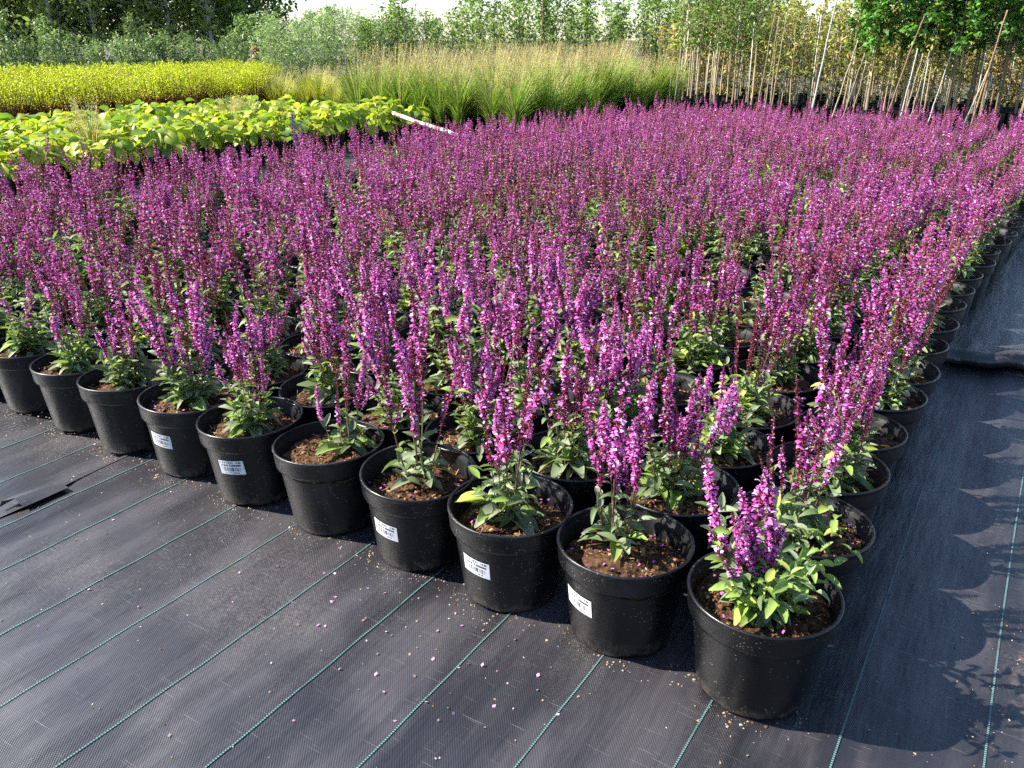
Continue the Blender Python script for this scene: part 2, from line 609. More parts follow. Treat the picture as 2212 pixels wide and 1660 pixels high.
link('loose_flap', mb.mesh('loose_flap', [M_FABRIC], True), mat_main)

# the far mat on the right: its near edge is rolled into a low tube lying across the path
ru = np.concatenate([np.arange(-0.25, 1.0, 0.03), np.arange(1.0, 4.2, 0.3)])
prof = [(0.10 - 0.045 * math.sin(a) - 0.0, 0.034 - 0.034 * math.cos(a)) for a in np.linspace(0.0, math.pi, 10)]
prof = [(0.055, 0.002)] + [(0.055 - 0.05 * math.sin(a), 0.032 - 0.030 * math.cos(a)) for a in np.linspace(0.1, math.pi * 0.97, 10)]
prof += [(0.09, 0.055), (0.14, 0.033), (0.20, 0.018), (0.30, 0.010), (0.5, 0.008)] + [(x, 0.008) for x in np.arange(1.0, 14.5, 0.5)]
V, F = [], []
for i, u in enumerate(ru):
    v0 = 3.50 + 0.19 * (u + 0.2) * 0.8 + 0.012 * math.sin(u * 11) + 0.01 * math.sin(u * 29)
    h = 1.0 + 0.10 * math.sin(u * 5 + 1) + 0.03 * math.sin(u * 17)
    for (dv_, dz) in prof:
        fl = min(1, dv_ / 0.6)
        V.append((u, v0 * (1 - 0) + dv_, max(0.004, dz * (h * (1 - fl) + fl)) + float(swell(np.array(u), np.array(v0 + dv_))) + 0.010))
k = len(prof)
for i in range(len(ru) - 1):
    for j in range(k - 1):
        F.append((i * k + j, (i + 1) * k + j, (i + 1) * k + j + 1, i * k + j + 1))
mb = MB()
mb.scatter(np.array(V), np.array(F), np.eye(4)[None], np.ones((1, 3)))
mat_far = link('fabric_mat', mb.mesh('fabric_mat_far', [M_FABRIC], True))
tag(mat_far, 'black ground fabric whose rolled near edge lies across the path at the right', kind='structure')


def thread_line(parent, u, v0, v1, zf, width=0.0036):
    vs_ = np.arange(v0, v1, 0.05)
    rows = []
    for v in vs_:
        uu = u + 0.004 * math.sin(v * 2.1 + u * 5)
        for s in (-0.5, 0.5):
            x = uu + s * width
            rows.append((x, v, float(zf(np.array(x), np.array(v))) + 0.0018))
    F = [(2 * i, 2 * i + 1, 2 * i + 3, 2 * i + 2) for i in range(len(vs_) - 1)]
    mb = MB()
    mb.scatter(np.array(rows), np.array(F), np.eye(4)[None], np.ones((1, 3)))
    link('marker_thread', mb.mesh('marker_thread', [M_THREAD]), parent)


for u, v1 in ((0.124, 3.5), (-0.112, 3.45), (-0.347, 1.5), (-0.579, 1.5), (-0.816, 1.5), (-1.052, 1.5), (-1.278, 1.5), (-1.513, 1.5), (-1.72, 1.5), (-1.955, 1.6), (-2.15, 1.6), (0.36, 3.5)):
    thread_line(mat_main, u, 0.2, v1, main_z)
for u in (-2.42, -2.655, -2.89, -3.12):
    thread_line(mat_left, u, 0.3, 1.9, lambda U, V: swell(U * 0.9, V) - 0.004)

# ------------------------------------------------------------------ pots, soil, labels
POT_R, POT_H = 0.1445, 0.225


def lathe(mb, prof, seg=40, mat=0, col=(1, 1, 1), zmod=None):
    a = np.arange(seg) / seg * 2 * math.pi
    V = []
    for i, (r, z) in enumerate(prof):
        for t in a:
            V.append((r * math.cos(t), r * math.sin(t), z + (zmod(i, t) if zmod else 0)))
    F = [(i * seg + k, i * seg + (k + 1) % seg, (i + 1) * seg + (k + 1) % seg, (i + 1) * seg + k) for i in range(len(prof) - 1) for k in range(seg)]
    mb.scatter(np.array(V), np.array(F), np.eye(4)[None], np.array([col]), mat)


def wall_r(z):
    return 0.110 + (POT_R - 0.0075 - 0.110) * z / POT_H


notch = lambda i, t: 0.008 if i in (0, 1) and (t * 4 / math.pi) % 2 < 0.55 else 0.0
mb = MB()
lathe(mb, [(0.094, 0.004), (0.106, 0.0), (0.1095, 0.006), (wall_r(0.012), 0.014), (wall_r(0.05), 0.05), (wall_r(0.10), 0.10), (wall_r(0.15), 0.15), (wall_r(0.176), 0.176)], zmod=notch)
mb.add([(0.10 * math.cos(t), 0.10 * math.sin(t), 0.0085) for t in np.arange(24) / 24 * 2 * math.pi], [tuple(range(24))[::-1]])
ME_POT = mb.mesh('pot', [M_POT], True)
mb = MB()
lathe(mb, [(wall_r(0.168), 0.172), (POT_R - 0.005, 0.176), (POT_R - 0.0035, 0.182), (POT_R - 0.0015, 0.21), (POT_R - 0.001, 0.2185), (POT_R + 0.001, 0.2215), (POT_R, POT_H), (POT_R - 0.003, POT_H + 0.0008), (POT_R - 0.0055, POT_H - 0.001)], seg=48)
lathe(mb, [(POT_R - 0.0055, POT_H - 0.001), (POT_R - 0.006, 0.214), (POT_R - 0.0095, 0.2115), (POT_R - 0.0115, 0.198), (POT_R - 0.0135, 0.195), (wall_r(0.15) - 0.003, 0.15)], seg=48, mat=1)
ME_RIM = mb.mesh('rim', [M_POT, M_POT_IN], True)

rng = random.Random(7)
nrg = np.random.default_rng(7)


def soil_mesh(seed):
    g = np.random.default_rng(seed)
    mb = MB()
    rs = np.linspace(0, 1, 9)
    seg = 36
    V = [(0, 0, 0.012)]
    ph = g.uniform(0, 6.28, 6)
    for r in rs[1:]:
        for k in range(seg):
            t = k / seg * 2 * math.pi
            x, y = r * math.cos(t), r * math.sin(t)
            z = 0.014 * (1 - r ** 2) + 0.006 * math.sin(3 * x + ph[0]) * math.cos(4 * y + ph[1]) + 0.004 * math.sin(9 * x + ph[2]) * math.sin(8 * y + ph[3]) + g.uniform(-0.003, 0.003)
            V.append((x * 0.129, y * 0.129, z))
    F3 = [(0, 1 + k, 1 + (k + 1) % seg) for k in range(seg)]
    F4 = [(1 + i * seg + k, 1 + (i + 1) * seg + k, 1 + (i + 1) * seg + (k + 1) % seg, 1 + i * seg + (k + 1) % seg) for i in range(len(rs) - 2) for k in range(seg)]
    V = np.array(V)
    mb.add(V, F3, 0)
    base = len(V)
    mb.add(V, F4, 0)
    # crumbs, bark and fibres
    crumb = np.array([(-1, -0.7, -0.5), (1, -0.9, -0.5), (0.8, 0.9, -0.4), (-0.9, 0.8, -0.5), (-0.5, -0.4, 0.6), (0.6, -0.5, 0.45), (0.4, 0.6, 0.6), (-0.6, 0.4, 0.5)])
    cf = np.array([(0, 1, 5, 4), (1, 2, 6, 5), (2, 3, 7, 6), (3, 0, 4, 7), (4, 5, 6, 7)])
    pal = np.array([(0.20, 0.105, 0.045), (0.13, 0.062, 0.028), (0.07, 0.032, 0.016), (0.28, 0.165, 0.08), (0.03, 0.016, 0.010), (0.18, 0.08, 0.05), (0.40, 0.30, 0.19)])
    Ms, C = [], []
    for i in range(620):
        r = math.sqrt(g.random()) * 0.124
        t = g.uniform(0, 6.283)
        s = abs(g.normal(0, 1)) * 0.0017 + 0.0011
        if g.random() < 0.015: s *= 2.0
        z = 0.014 * (1 - (r / 0.129) ** 2) + g.uniform(-0.002, 0.004)
        Ms.append(mat4((r * math.cos(t), r * math.sin(t), z), rot(g.uniform(0, 6), g.uniform(-0.6, 0.6), g.uniform(-0.6, 0.6)), (s * g.uniform(0.8, 2.0), s, s * g.uniform(0.6, 1.2))))
        C.append(pal[g.choice(7, p=[0.24, 0.22, 0.18, 0.14, 0.12, 0.06, 0.04])] * g.uniform(0.75, 1.25))
    mb.scatter(crumb, cf, Ms, C, 1)
    fib = np.array([(0, -0.05, 0), (0, 0.05, 0), (1, -0.03, 0.1), (1, 0.03, 0.1)])
    Ms, C = [], []
    for i in range(60):
        r = math.sqrt(g.random()) * 0.115
        t = g.uniform(0, 6.283)
        Ms.append(mat4((r * math.cos(t), r * math.sin(t), 0.014 * (1 - (r / 0.129) ** 2) + 0.005), rot(g.uniform(0, 6), g.uniform(-0.1, 0.5), g.uniform(-1, 1)), g.uniform(0.008, 0.025)))
        C.append(np.array((0.33, 0.20, 0.10)) * g.uniform(0.5, 1.4))
    mb.scatter(fib, np.array([(0, 1, 3, 2)]), Ms, C, 1)
    # petals dropped onto the peat
    Ms = []
    for i in range(int(g.integers(3, 26))):
        r = math.sqrt(g.random()) * 0.118
        t = g.uniform(0, 6.283)
        Ms.append(mat4((r * math.cos(t), r * math.sin(t), 0.02), rot(g.uniform(0, 6), g.uniform(-0.5, 0.5), g.uniform(-0.5, 0.5)), (0.007, 0.05, 0.01)))
    if Ms:
        mb.scatter(fib, np.array([(0, 1, 3, 2)]), Ms, np.tile((0.42, 0.12, 0.40), (len(Ms), 1)), 1)
    return mb.mesh('soil', [M_SOIL, M_BIT])


ME_SOIL = [soil_mesh(s) for s in range(5)]
SOIL_Z = 0.178


def label_mesh(az, z0, tilt=0.0, w=0.076, h=0.043):
    """a sticker that follows the pot's wall; az: its middle, as an angle round the pot"""
    nu, nv = 8, 3
    V, UV, F = [], [], []
    for j in range(nv + 1):
        for i in range(nu + 1):
            a, b = i / nu - 0.5, j / nv - 0.5
            x = a * w * math.cos(tilt) - b * h * math.sin(tilt)
            y = a * w * math.sin(tilt) + b * h * math.cos(tilt)
            z = z0 + y
            r = wall_r(z) + 0.0012
            t = az + x / r
            V.append((r * math.cos(t), r * math.sin(t), z))
            UV.append((i / nu, j / nv, 0))
    for j in range(nv):
        for i in range(nu):
            k = j * (nu + 1) + i
            F.append((k, k + 1, k + nu + 2, k + nu + 1))
    mb = MB()
    mb.scatter(np.array(V), np.array(F), np.eye(4)[None], np.ones((1, 3)))
    me = mb.mesh('label', [M_LABEL], True)
    at = me.attributes.new('luv', 'FLOAT_VECTOR', 'POINT')
    at.data.foreach_set('vector', np.array(UV, np.float32).ravel())
    return me


# ------------------------------------------------------------------ salvia: spikes and leaves
MAG = np.array([(0.63, 0.13, 0.50), (0.72, 0.26, 0.64), (0.83, 0.50, 0.80), (0.47, 0.06, 0.29), (0.60, 0.10, 0.38)])
MAGP = [0.3, 0.28, 0.14, 0.16, 0.12]
BLUE = np.array([(0.14, 0.10, 0.34), (0.18, 0.13, 0.40), (0.10, 0.07, 0.24), (0.24, 0.18, 0.42), (0.15, 0.09, 0.28)])
CAL = np.array([(0.20, 0.019, 0.048), (0.27, 0.034, 0.080), (0.36, 0.070, 0.14), (0.11, 0.015, 0.028), (0.26, 0.11, 0.07)])
FL_V = np.array([(0.003, -0.0014, 0.0008), (0.003, 0.0014, 0.0008), (0.0100, -0.0025, 0.0048), (0.0100, 0.0025, 0.0048), (0.0150, -0.0011, 0.0040), (0.0150, 0.0011, 0.0040),
                 (0.003, -0.0014, 0.0), (0.003, 0.0014, 0.0), (0.0098, -0.0030, -0.0010), (0.0098, 0.0030, -0.0010), (0.0135, -0.0050, -0.0056), (0.0135, 0.0050, -0.0056)])
FL_F = np.array([(0, 2, 3, 1), (2, 4, 5, 3), (6, 7, 9, 8), (8, 9, 11, 10)])
ca = [(0, 1.0, 0), (0, -0.5, 0.87), (0, -0.5, -0.87)]
CA_V = np.array([(0.0, b * 0.0011, c * 0.0011) for _, b, c in ca] + [(0.0078, b * 0.0026, c * 0.0026) for _, b, c in ca])
CA_F = np.array([(0, 1, 4, 3), (1, 2, 5, 4), (2, 0, 3, 5)])
FL1_V = np.array([(0.002, -0.0022, 0), (0.002, 0.0022, 0), (0.015, -0.0036, 0.001), (0.015, 0.0036, 0.001), (0.008, -0.001, 0.006)])
FL1_F = np.array([(0, 2, 4), (1, 4, 3), (0, 1, 3)])
CA1_V = np.array([(0, 0.0016, 0), (0, -0.0016, 0), (0.009, 0, 0.0022), (0.009, 0, -0.0022)])
CA1_F = np.array([(0, 2, 3), (1, 3, 2)])


def spike_spec(seed, kind='normal'):
    g = np.random.default_rng(1000 + seed)
    s = dict(seed=seed, kind=kind)
    if kind == 'short':
        s['L'] = g.uniform(0.23, 0.29); s['i0'] = 0.42; s['ff'] = 0.85
    elif kind == 'bud':
        s['L'] = g.uniform(0.30, 0.38); s['i0'] = 0.72; s['ff'] = 0.0
    elif kind == 'blue':
        s['L'] = g.uniform(0.46, 0.54); s['i0'] = 0.45; s['ff'] = 0.6
    else:
        s['L'] = g.uniform(0.31, 0.43); s['i0'] = g.uniform(0.36, 0.50); s['ff'] = [0.08, 0.26, 0.38, 0.46, 0.60, 0.34, 0.40, 0.15, 0.70, 0.50][seed % 10]
    s['c'] = g.uniform(-0.05, 0.05)
    s['c2'] = g.uniform(-0.02, 0.02)
    return s


def spike_pos(s, t):
    return np.array([s['c'] * t * t, s['c2'] * math.sin(t * 3.0), s['L'] * t])


def spike_mb(s, lod):
    g = np.random.default_rng(2000 + s['seed'])
    mb = MB()
    scol = (0.14, 0.15, 0.06) if g.random() < 0.5 else (0.17, 0.07, 0.06)
    pal, cal = (BLUE, CAL * np.array((0.4, 0.7, 1.2))) if s['kind'] == 'blue' else (MAG, CAL)
    Fm, Fc, Cm, Cc = [], [], [], []

    def raceme(pos_at, t0, length, ff, girth):
        """whorls of calyces, some with a flower, from t0 up to the tip of one stem"""
        step = (0.0086 if lod == 0 else 0.0140) * (0.6 if s['kind'] == 'bud' else 1.0)
        bands = [(g.uniform(t0 + 0.05, 0.97), g.uniform(0.05, 0.16)) for _ in range(int(g.integers(1, 4)))]
        t = t0
        while t < 1.0:
            p = pos_at(t)
            e = (1 - t) / (1 - t0)
            size = min(1.0, 0.38 + e * 2.6) * girth * g.uniform(0.78, 1.15)
            pf = ff * (0.45 + 1.9 * max(math.exp(-((t - c) / w) ** 2) for c, w in bands)) - 0.06
            n = int(g.integers(6, 9)) if lod == 0 else 6
            a0 = g.uniform(0, 6.28)
            for q in range(n):
                a = a0 + q * 6.283 / n + g.normal(0, 0.2)
                el = g.normal(0.50, 0.32) + (0.5 if e < 0.1 else 0)
                k = size * g.uniform(0.75, 1.25)
                pos = p + np.array([0, 0, g.uniform(-0.0025, 0.0025)])
                Cm.append(mat4(pos, rot(a, el, g.normal(0, 0.3)), k))
                Cc.append(cal[g.choice(5, p=[0.28, 0.28, 0.20, 0.14, 0.10])] * g.uniform(0.8, 1.25))
                if g.random() < pf:
                    Fm.append(mat4(pos, rot(a, el - g.uniform(0.0, 0.5), g.normal(0, 0.4)), k * g.uniform(0.75, 1.2)))
                    Fc.append(pal[g.choice(5, p=MAGP)] * g.uniform(0.8, 1.15))
            t += step * (1.25 - 0.5 * (t - t0)) / length * (1.0 if e > 0.15 else 0.7)

    ts = np.linspace(0, 1, 8 if lod == 0 else 4)
    tube(mb, [spike_pos(s, t) for t in ts], [0.0020 * (1 - 0.55 * t) for t in ts], 4 if lod == 0 else 3, 0, scol, cap=False)
    big = 0.80 if lod == 0 else 1.06
    raceme(lambda t: spike_pos(s, t), s['i0'], s['L'], s['ff'], big)
    if s['kind'] in ('normal', 'short'):                             # a pair of weaker side racemes below the main one
        az = g.uniform(0, 6.28)
        for q in range(int(g.choice(3, p=[0.3, 0.4, 0.3]))):
            b0 = spike_pos(s, s['i0'] - g.uniform(0.02, 0.12))
            ln = s['L'] * (1 - s['i0']) * g.uniform(0.40, 0.75)
            d = lean(g.uniform(0.22, 0.42), az + q * 3.14 + g.normal(0, 0.3)) @ np.array([0, 0, 1.0])
            f = lambda t, b0=b0, d=d, ln=ln: b0 + d * ln * t + np.array([0, 0, 0.12 * ln * t * t])
            tube(mb, [f(0), f(0.5), f(1.0)], [0.0014, 0.0011, 0.0006], 3, 0, scol, cap=False)
            raceme(f, 0.32, ln, s['ff'] * g.uniform(0.5, 1.1), big * 0.82)
    if lod == 0:
        mb.scatter(CA_V, CA_F, Cm, Cc, 1)
        mb.scatter(FL_V, FL_F, Fm, Fc, 2)
    else:
        mb.scatter(CA1_V, CA1_F, Cm, Cc, 1)
        mb.scatter(FL1_V, FL1_F, Fm, Fc, 2)
    return mb


MATS_SPIKE = [M_STEM, M_CALYX, M_PETAL]
SPECS = [spike_spec(i) for i in range(12)] + [spike_spec(20 + i, 'short') for i in range(3)] + [spike_spec(30 + i, 'bud') for i in range(2)] + [spike_spec(40 + i, 'blue') for i in range(2)]
NORMAL, SHORT, BUD, BLUES = list(range(12)), [12, 13, 14], [15, 16], [17, 18]
SP0 = [spike_mb(s, 0) for s in SPECS]
SP1 = [spike_mb(s, 1) for s in SPECS]
ME_SP0 = [m.mesh('flower_spike', MATS_SPIKE) for m in SP0]
ME_SP1 = [m.mesh('flower_spike_far', MATS_SPIKE) for m in SP1]

BY_BLOOM = sorted(NORMAL, key=lambda q: SPECS[q]['ff'])
LEAF_T = [leaf_template(4, c, f) for c, f in ((0.35, 0.3), (0.8, 0.25), (1.35, 0.35), (-0.2, 0.4))]
LEAF_ROUND = leaf_template(5, 0.6, 0.15, 'round')
GREENS = np.array([(0.205, 0.26, 0.13), (0.135, 0.195, 0.08), (0.27, 0.315, 0.185), (0.24, 0.35, 0.08), (0.38, 0.45, 0.09)])
LEAF_MESH = {}


def leaf_object_mesh(ti, ci):
    """shared meshes for leaves that are objects of their own"""
    if (ti, ci) not in LEAF_MESH:
        tv, tf = LEAF_ROUND if ti == 9 else LEAF_T[ti]
        mb = MB()
        mb.scatter(tv, tf, np.eye(4)[None], GREENS[ci:ci + 1])
        LEAF_MESH[(ti, ci)] = mb.mesh('leaf', [M_LEAF], True)
    return LEAF_MESH[(ti, ci)]


def plant_layout(seed, style='normal', n=None, hs=1.0, off=(0, 0), tilt=None):
    """where the spikes and leaves of one plant go: ([(spike index, matrix)], [(leaf template, colour index, matrix)])"""
    g = np.random.default_rng(seed)
    spikes, leaves = [], []
    if n is None:
        n = int(g.integers(13, 19))
    if style == 'green': n = max(2, n // 4)
    base = np.array([off[0], off[1], 0.0])
    nst = n + {'green': 12, 'lush': 22, 'sparse': 4}.get(style, 8)
    pw = {'normal': [0.34, 0.22, 0.22, 0.16, 0.06], 'lush': [0.12, 0.2, 0.08, 0.42, 0.18], 'green': [0.3, 0.2, 0.18, 0.22, 0.1]}.get(style, [0.42, 0.26, 0.22, 0.08, 0.02])
    for i in range(nst):
        az = i * 2.399 + g.uniform(-0.5, 0.5)
        if style == 'lush' and i < n - 1: az = 3.4 + g.normal(0, 0.7)
        rr = 0.010 + 0.030 * math.sqrt((i + 0.5) / nst)
        p = base + np.array([rr * math.cos(az), rr * math.sin(az), 0.006])
        th = g.uniform(0.02, 0.10) + 0.18 * math.sqrt((i + 0.5) / nst) * g.uniform(0.5, 1.25)
        if style == 'lush' and i < n - 1:
            q_ = g.uniform(-0.055, 0.012)
            p = base + np.array([q_ * CH + g.normal(0, 0.012), q_ * SH + g.normal(0, 0.012), 0.006])
            th = g.uniform(0.03, 0.24)
        if style == 'lush' and i >= n: th += g.uniform(0.08, 0.42)
        L = lean(th, az)
        if tilt is not None:
            L = lean(tilt[0], tilt[1]) @ L
        flower = i < n
        if flower:
            r_ = g.random()
            if style == 'lush': si = SHORT[int(g.integers(0, 3))] if i else BUD[0]
            elif style == 'blue': si = BLUES[int(g.integers(0, 2))]
            elif r_ < 0.06: si = BUD[int(g.integers(0, 2))]
            elif r_ < 0.14: si = SHORT[int(g.integers(0, 3))]
            else: si = NORMAL[int(g.integers(0, 12))]
            k = hs * g.uniform(0.66, 1.20)
            spin = np.array(rot(g.uniform(0, 6.28)))
            M = mat4(p, L @ spin, k)
            spikes.append((si, M))
            s = SPECS[si]
            top = s['L'] * s['i0'] * k
        else:
            top = g.uniform(0.10, 0.20) * hs * ({'lush': 1.3, 'green': 1.25}.get(style, 1.0))
            s = None
        # pairs of leaves up the stem, each pair turned a quarter
        npair = int(g.integers(4, 6)) if style not in ('lush', 'green') else 6
        if style == 'sparse': npair = 2
        tw = g.uniform(0, 3.14)
        for q in range(npair):
            f = (q + 0.4 + g.uniform(-0.2, 0.2)) / npair
            hp = top * f
            q0 = M if s else mat4(p, L)
            pos = (M @ np.append(spike_pos(s, s['i0'] * f), 1))[:3] if s else p + L @ np.array([0, 0, hp])
            sz = (0.055 - 0.023 * f) * g.uniform(0.7, 1.25) * (0.95 if style == 'lush' else 1.0)
            for w in (0, math.pi):
                if g.random() < 0.12: continue
                yaw = tw + q * 1.57 + w + g.normal(0, 0.25)
                pit = g.normal(0.35 + 0.25 * f, 0.3)
                ti = int(g.choice(4, p=[0.33, 0.35, 0.2, 0.12]))
                ci = int(g.choice(5, p=pw))
                leaves.append((ti, ci, mat4(pos, rot(yaw, pit, g.normal(0, 0.35)), (sz, sz * g.uniform(0.30, 0.46), sz))))
    nb = int(g.integers(8, 14)) if style != 'sparse' else 6
    for i in range(nb):                                              # the rosette at the foot
        yaw = i * 2.399 + g.uniform(-0.4, 0.4)
        sz = g.uniform(0.055, 0.095)
        pos = base + np.array([0.02 * math.cos(yaw), 0.02 * math.sin(yaw), g.uniform(0.008, 0.035)])
        leaves.append((int(g.choice(3)), int(g.choice(5, p=pw)), mat4(pos, rot(yaw, g.uniform(0.1, 0.75), g.normal(0, 0.3)), (sz, sz * g.uniform(0.32, 0.46), sz))))
    return spikes, leaves


def foliage_mb(leaves, lod=0):
    mb = MB()
    for ti in range(4):
        sel = [(c, M) for t, c, M in leaves if t == ti]
        if sel:
            if lod == 0:
                tv, tf = LEAF_T[ti]
            else:
                tv = np.array([(0, 0, 0), (0.5, -0.48, 0.06), (1, 0, -0.1), (0.5, 0.48, 0.06)])
                tf = np.array([(0, 1, 2), (0, 2, 3)])
            g = np.random.default_rng(ti)
            C = np.array([GREENS[c] for c, _ in sel]) * g.uniform(0.8, 1.2, (len(sel), 1))
            mb.scatter(tv, tf, [M for _, M in sel], C)
    return mb


VAR_STYLE = ['normal'] * 11 + ['green', 'green', 'normal']
VARIANTS = []
for i, st in enumerate(VAR_STYLE):
    sp, lv = plant_layout(300 + i, st)
    f0 = foliage_mb(lv, 0)
    f1 = foliage_mb(lv, 1)
    allsp = MB()
    for si, M in sp:
        allsp.append(SP1[si], M)
    VARIANTS.append(dict(spikes=sp, leaves=lv, fol=f0.mesh('foliage', [M_LEAF], True), fol1=f1.mesh('foliage_far', [M_LEAF]), fol1mb=f1, sp1mb=allsp, allsp=allsp.mesh('flower_spikes', MATS_SPIKE)))

ONES = ['first', 'second', 'third', 'fourth', 'fifth', 'sixth', 'seventh', 'eighth', 'ninth']
ORD = ['first', 'second', 'third', 'fourth', 'fifth', 'sixth', 'seventh', 'eighth', 'ninth', 'tenth', 'eleventh', 'twelfth', 'thirteenth', 'fourteenth', 'fifteenth', 'sixteenth', 'seventeenth', 'eighteenth',
       'nineteenth', 'twentieth', 'twenty-first', 'twenty-second', 'twenty-third', 'twenty-fourth', 'twenty-fifth', 'twenty-sixth', 'twenty-seventh', 'twenty-eighth', 'twenty-ninth', 'thirtieth', 'thirty-first', 'thirty-second', 'thirty-third', 'thirty-fourth']
ORD += [t + '-' + o for t in ('forty', 'fifty', 'sixty') for o in ONES]
PU, PV, U0, V0 = 0.2855, 0.2765, -0.303, 1.375
spots = []
for r in range(32):
    for c in range(20):
        u = U0 - c * PU + max(0, r - 9) * 0.017 * max(0, 1 - c / 7)     # the far rows fan out a little to the right
        v = V0 + r * PV
        lim = -5.25 + max(0, v - 2.6) * 0.16
        if u < lim or v > 10.9 + 0.2 * u:
            continue
        xt, yt, dt = view(u, v, 0.5)
        xb, yb, db = view(u + 0.14, v, 0.2)
        if xb < -30 and xt < -60 or xt > 2300:
            continue
        g = np.random.default_rng(r * 100 + c + 3)
        spots.append((math.hypot(u, v), r, c, u + g.normal(0, 0.004), v + g.normal(0, 0.004)))
spots.sort()
near, far = spots[:300], spots[300:]

# the plants that can be told apart at the front: style, spikes, height, offset of the plant in its pot (towards the right, away), tilt, wording
FRONT = {
    (0, 0): ('lush', 13, 1.0, (0.0, -0.005), None, 'lush bright green salvia with short pink spikes in the nearest corner pot'),
    (0, 1): ('sparse', 7, 1.08, (-0.015, 0.045), None, 'salvia with few spikes and much bare peat, second pot from the near corner'),
    (0, 2): ('normal', 7, 1.15, (-0.01, 0.0), None, 'salvia with tall dark spikes and one round lime leaf, third pot from the corner'),
    (0, 3): ('sparse', 7, 1.2, (0.0, 0.01), None, 'salvia with grey leaves and a few very tall spikes, fourth front pot from the corner'),
    (0, 4): ('sparse', 6, 0.84, (0.03, 0.04), None, 'small sparse salvia at the back of its pot, fifth front pot from corner'),
    (0, 5): ('normal', 10, 0.95, (0.0, 0.0), None, 'bushy salvia in a front pot with a label facing forward, sixth from the corner'),
    (0, 6): ('normal', 15, 0.98, (0.01, 0.01), (0.06, 3.6), 'dense leaning salvia full of magenta spikes, seventh front pot from the corner'),
    (0, 7): ('normal', 11, 0.95, (0.0, 0.0), None, 'salvia in a dusty unlabelled pot, eighth front pot from the corner'),
    (0, 8): ('normal', 10, 0.92, (0.0, 0.0), None, 'salvia with peat showing at the left of its pot, ninth front pot from the corner'),
    (0, 9): ('green', 14, 0.92, (0.0, 0.0), None, 'leafy salvia with big pale lower leaves, tenth front pot, at the left edge'),
    (1, 0): ('normal', 9, 0.98, (-0.02, 0.0), None, 'salvia with bright pink spikes right behind the corner pot'),
    (1, 1): ('normal', 15, 1.0, (-0.01, 0.01), None, 'thick bunch of magenta salvia diagonally behind the corner pot'),
    (2, 1): ('green', 12, 1.0, (0.0, 0.0), None, 'leafy salvia gone over, with pale stems, third row and second from right edge'),
    (7, 2): ('green', 9, 0.7, (0.0, 0.0), None, 'low leafy salvia beside a dark gap, eighth row and third from right edge'),
}
BARE = {(6, 2), (7, 3)}                                              # cut-back plants that leave the dark gap on the right
GREEN_SPOTS = {(2, 4), (5, 7), (9, 6), (4, 9), (12, 8), (8, 11), (13, 3)}
LABELLED = {(0, 1): (-1.969, 0.118, -0.03), (0, 2): (-1.685, 0.118, -0.03), (0, 3): (-1.656, 0.116, -0.03), (0, 5): (-1.233, 0.128, 0.05), (0, 6): (-1.471, 0.125, -0.03), (1, 1): (-0.269, 0.14, 0)}

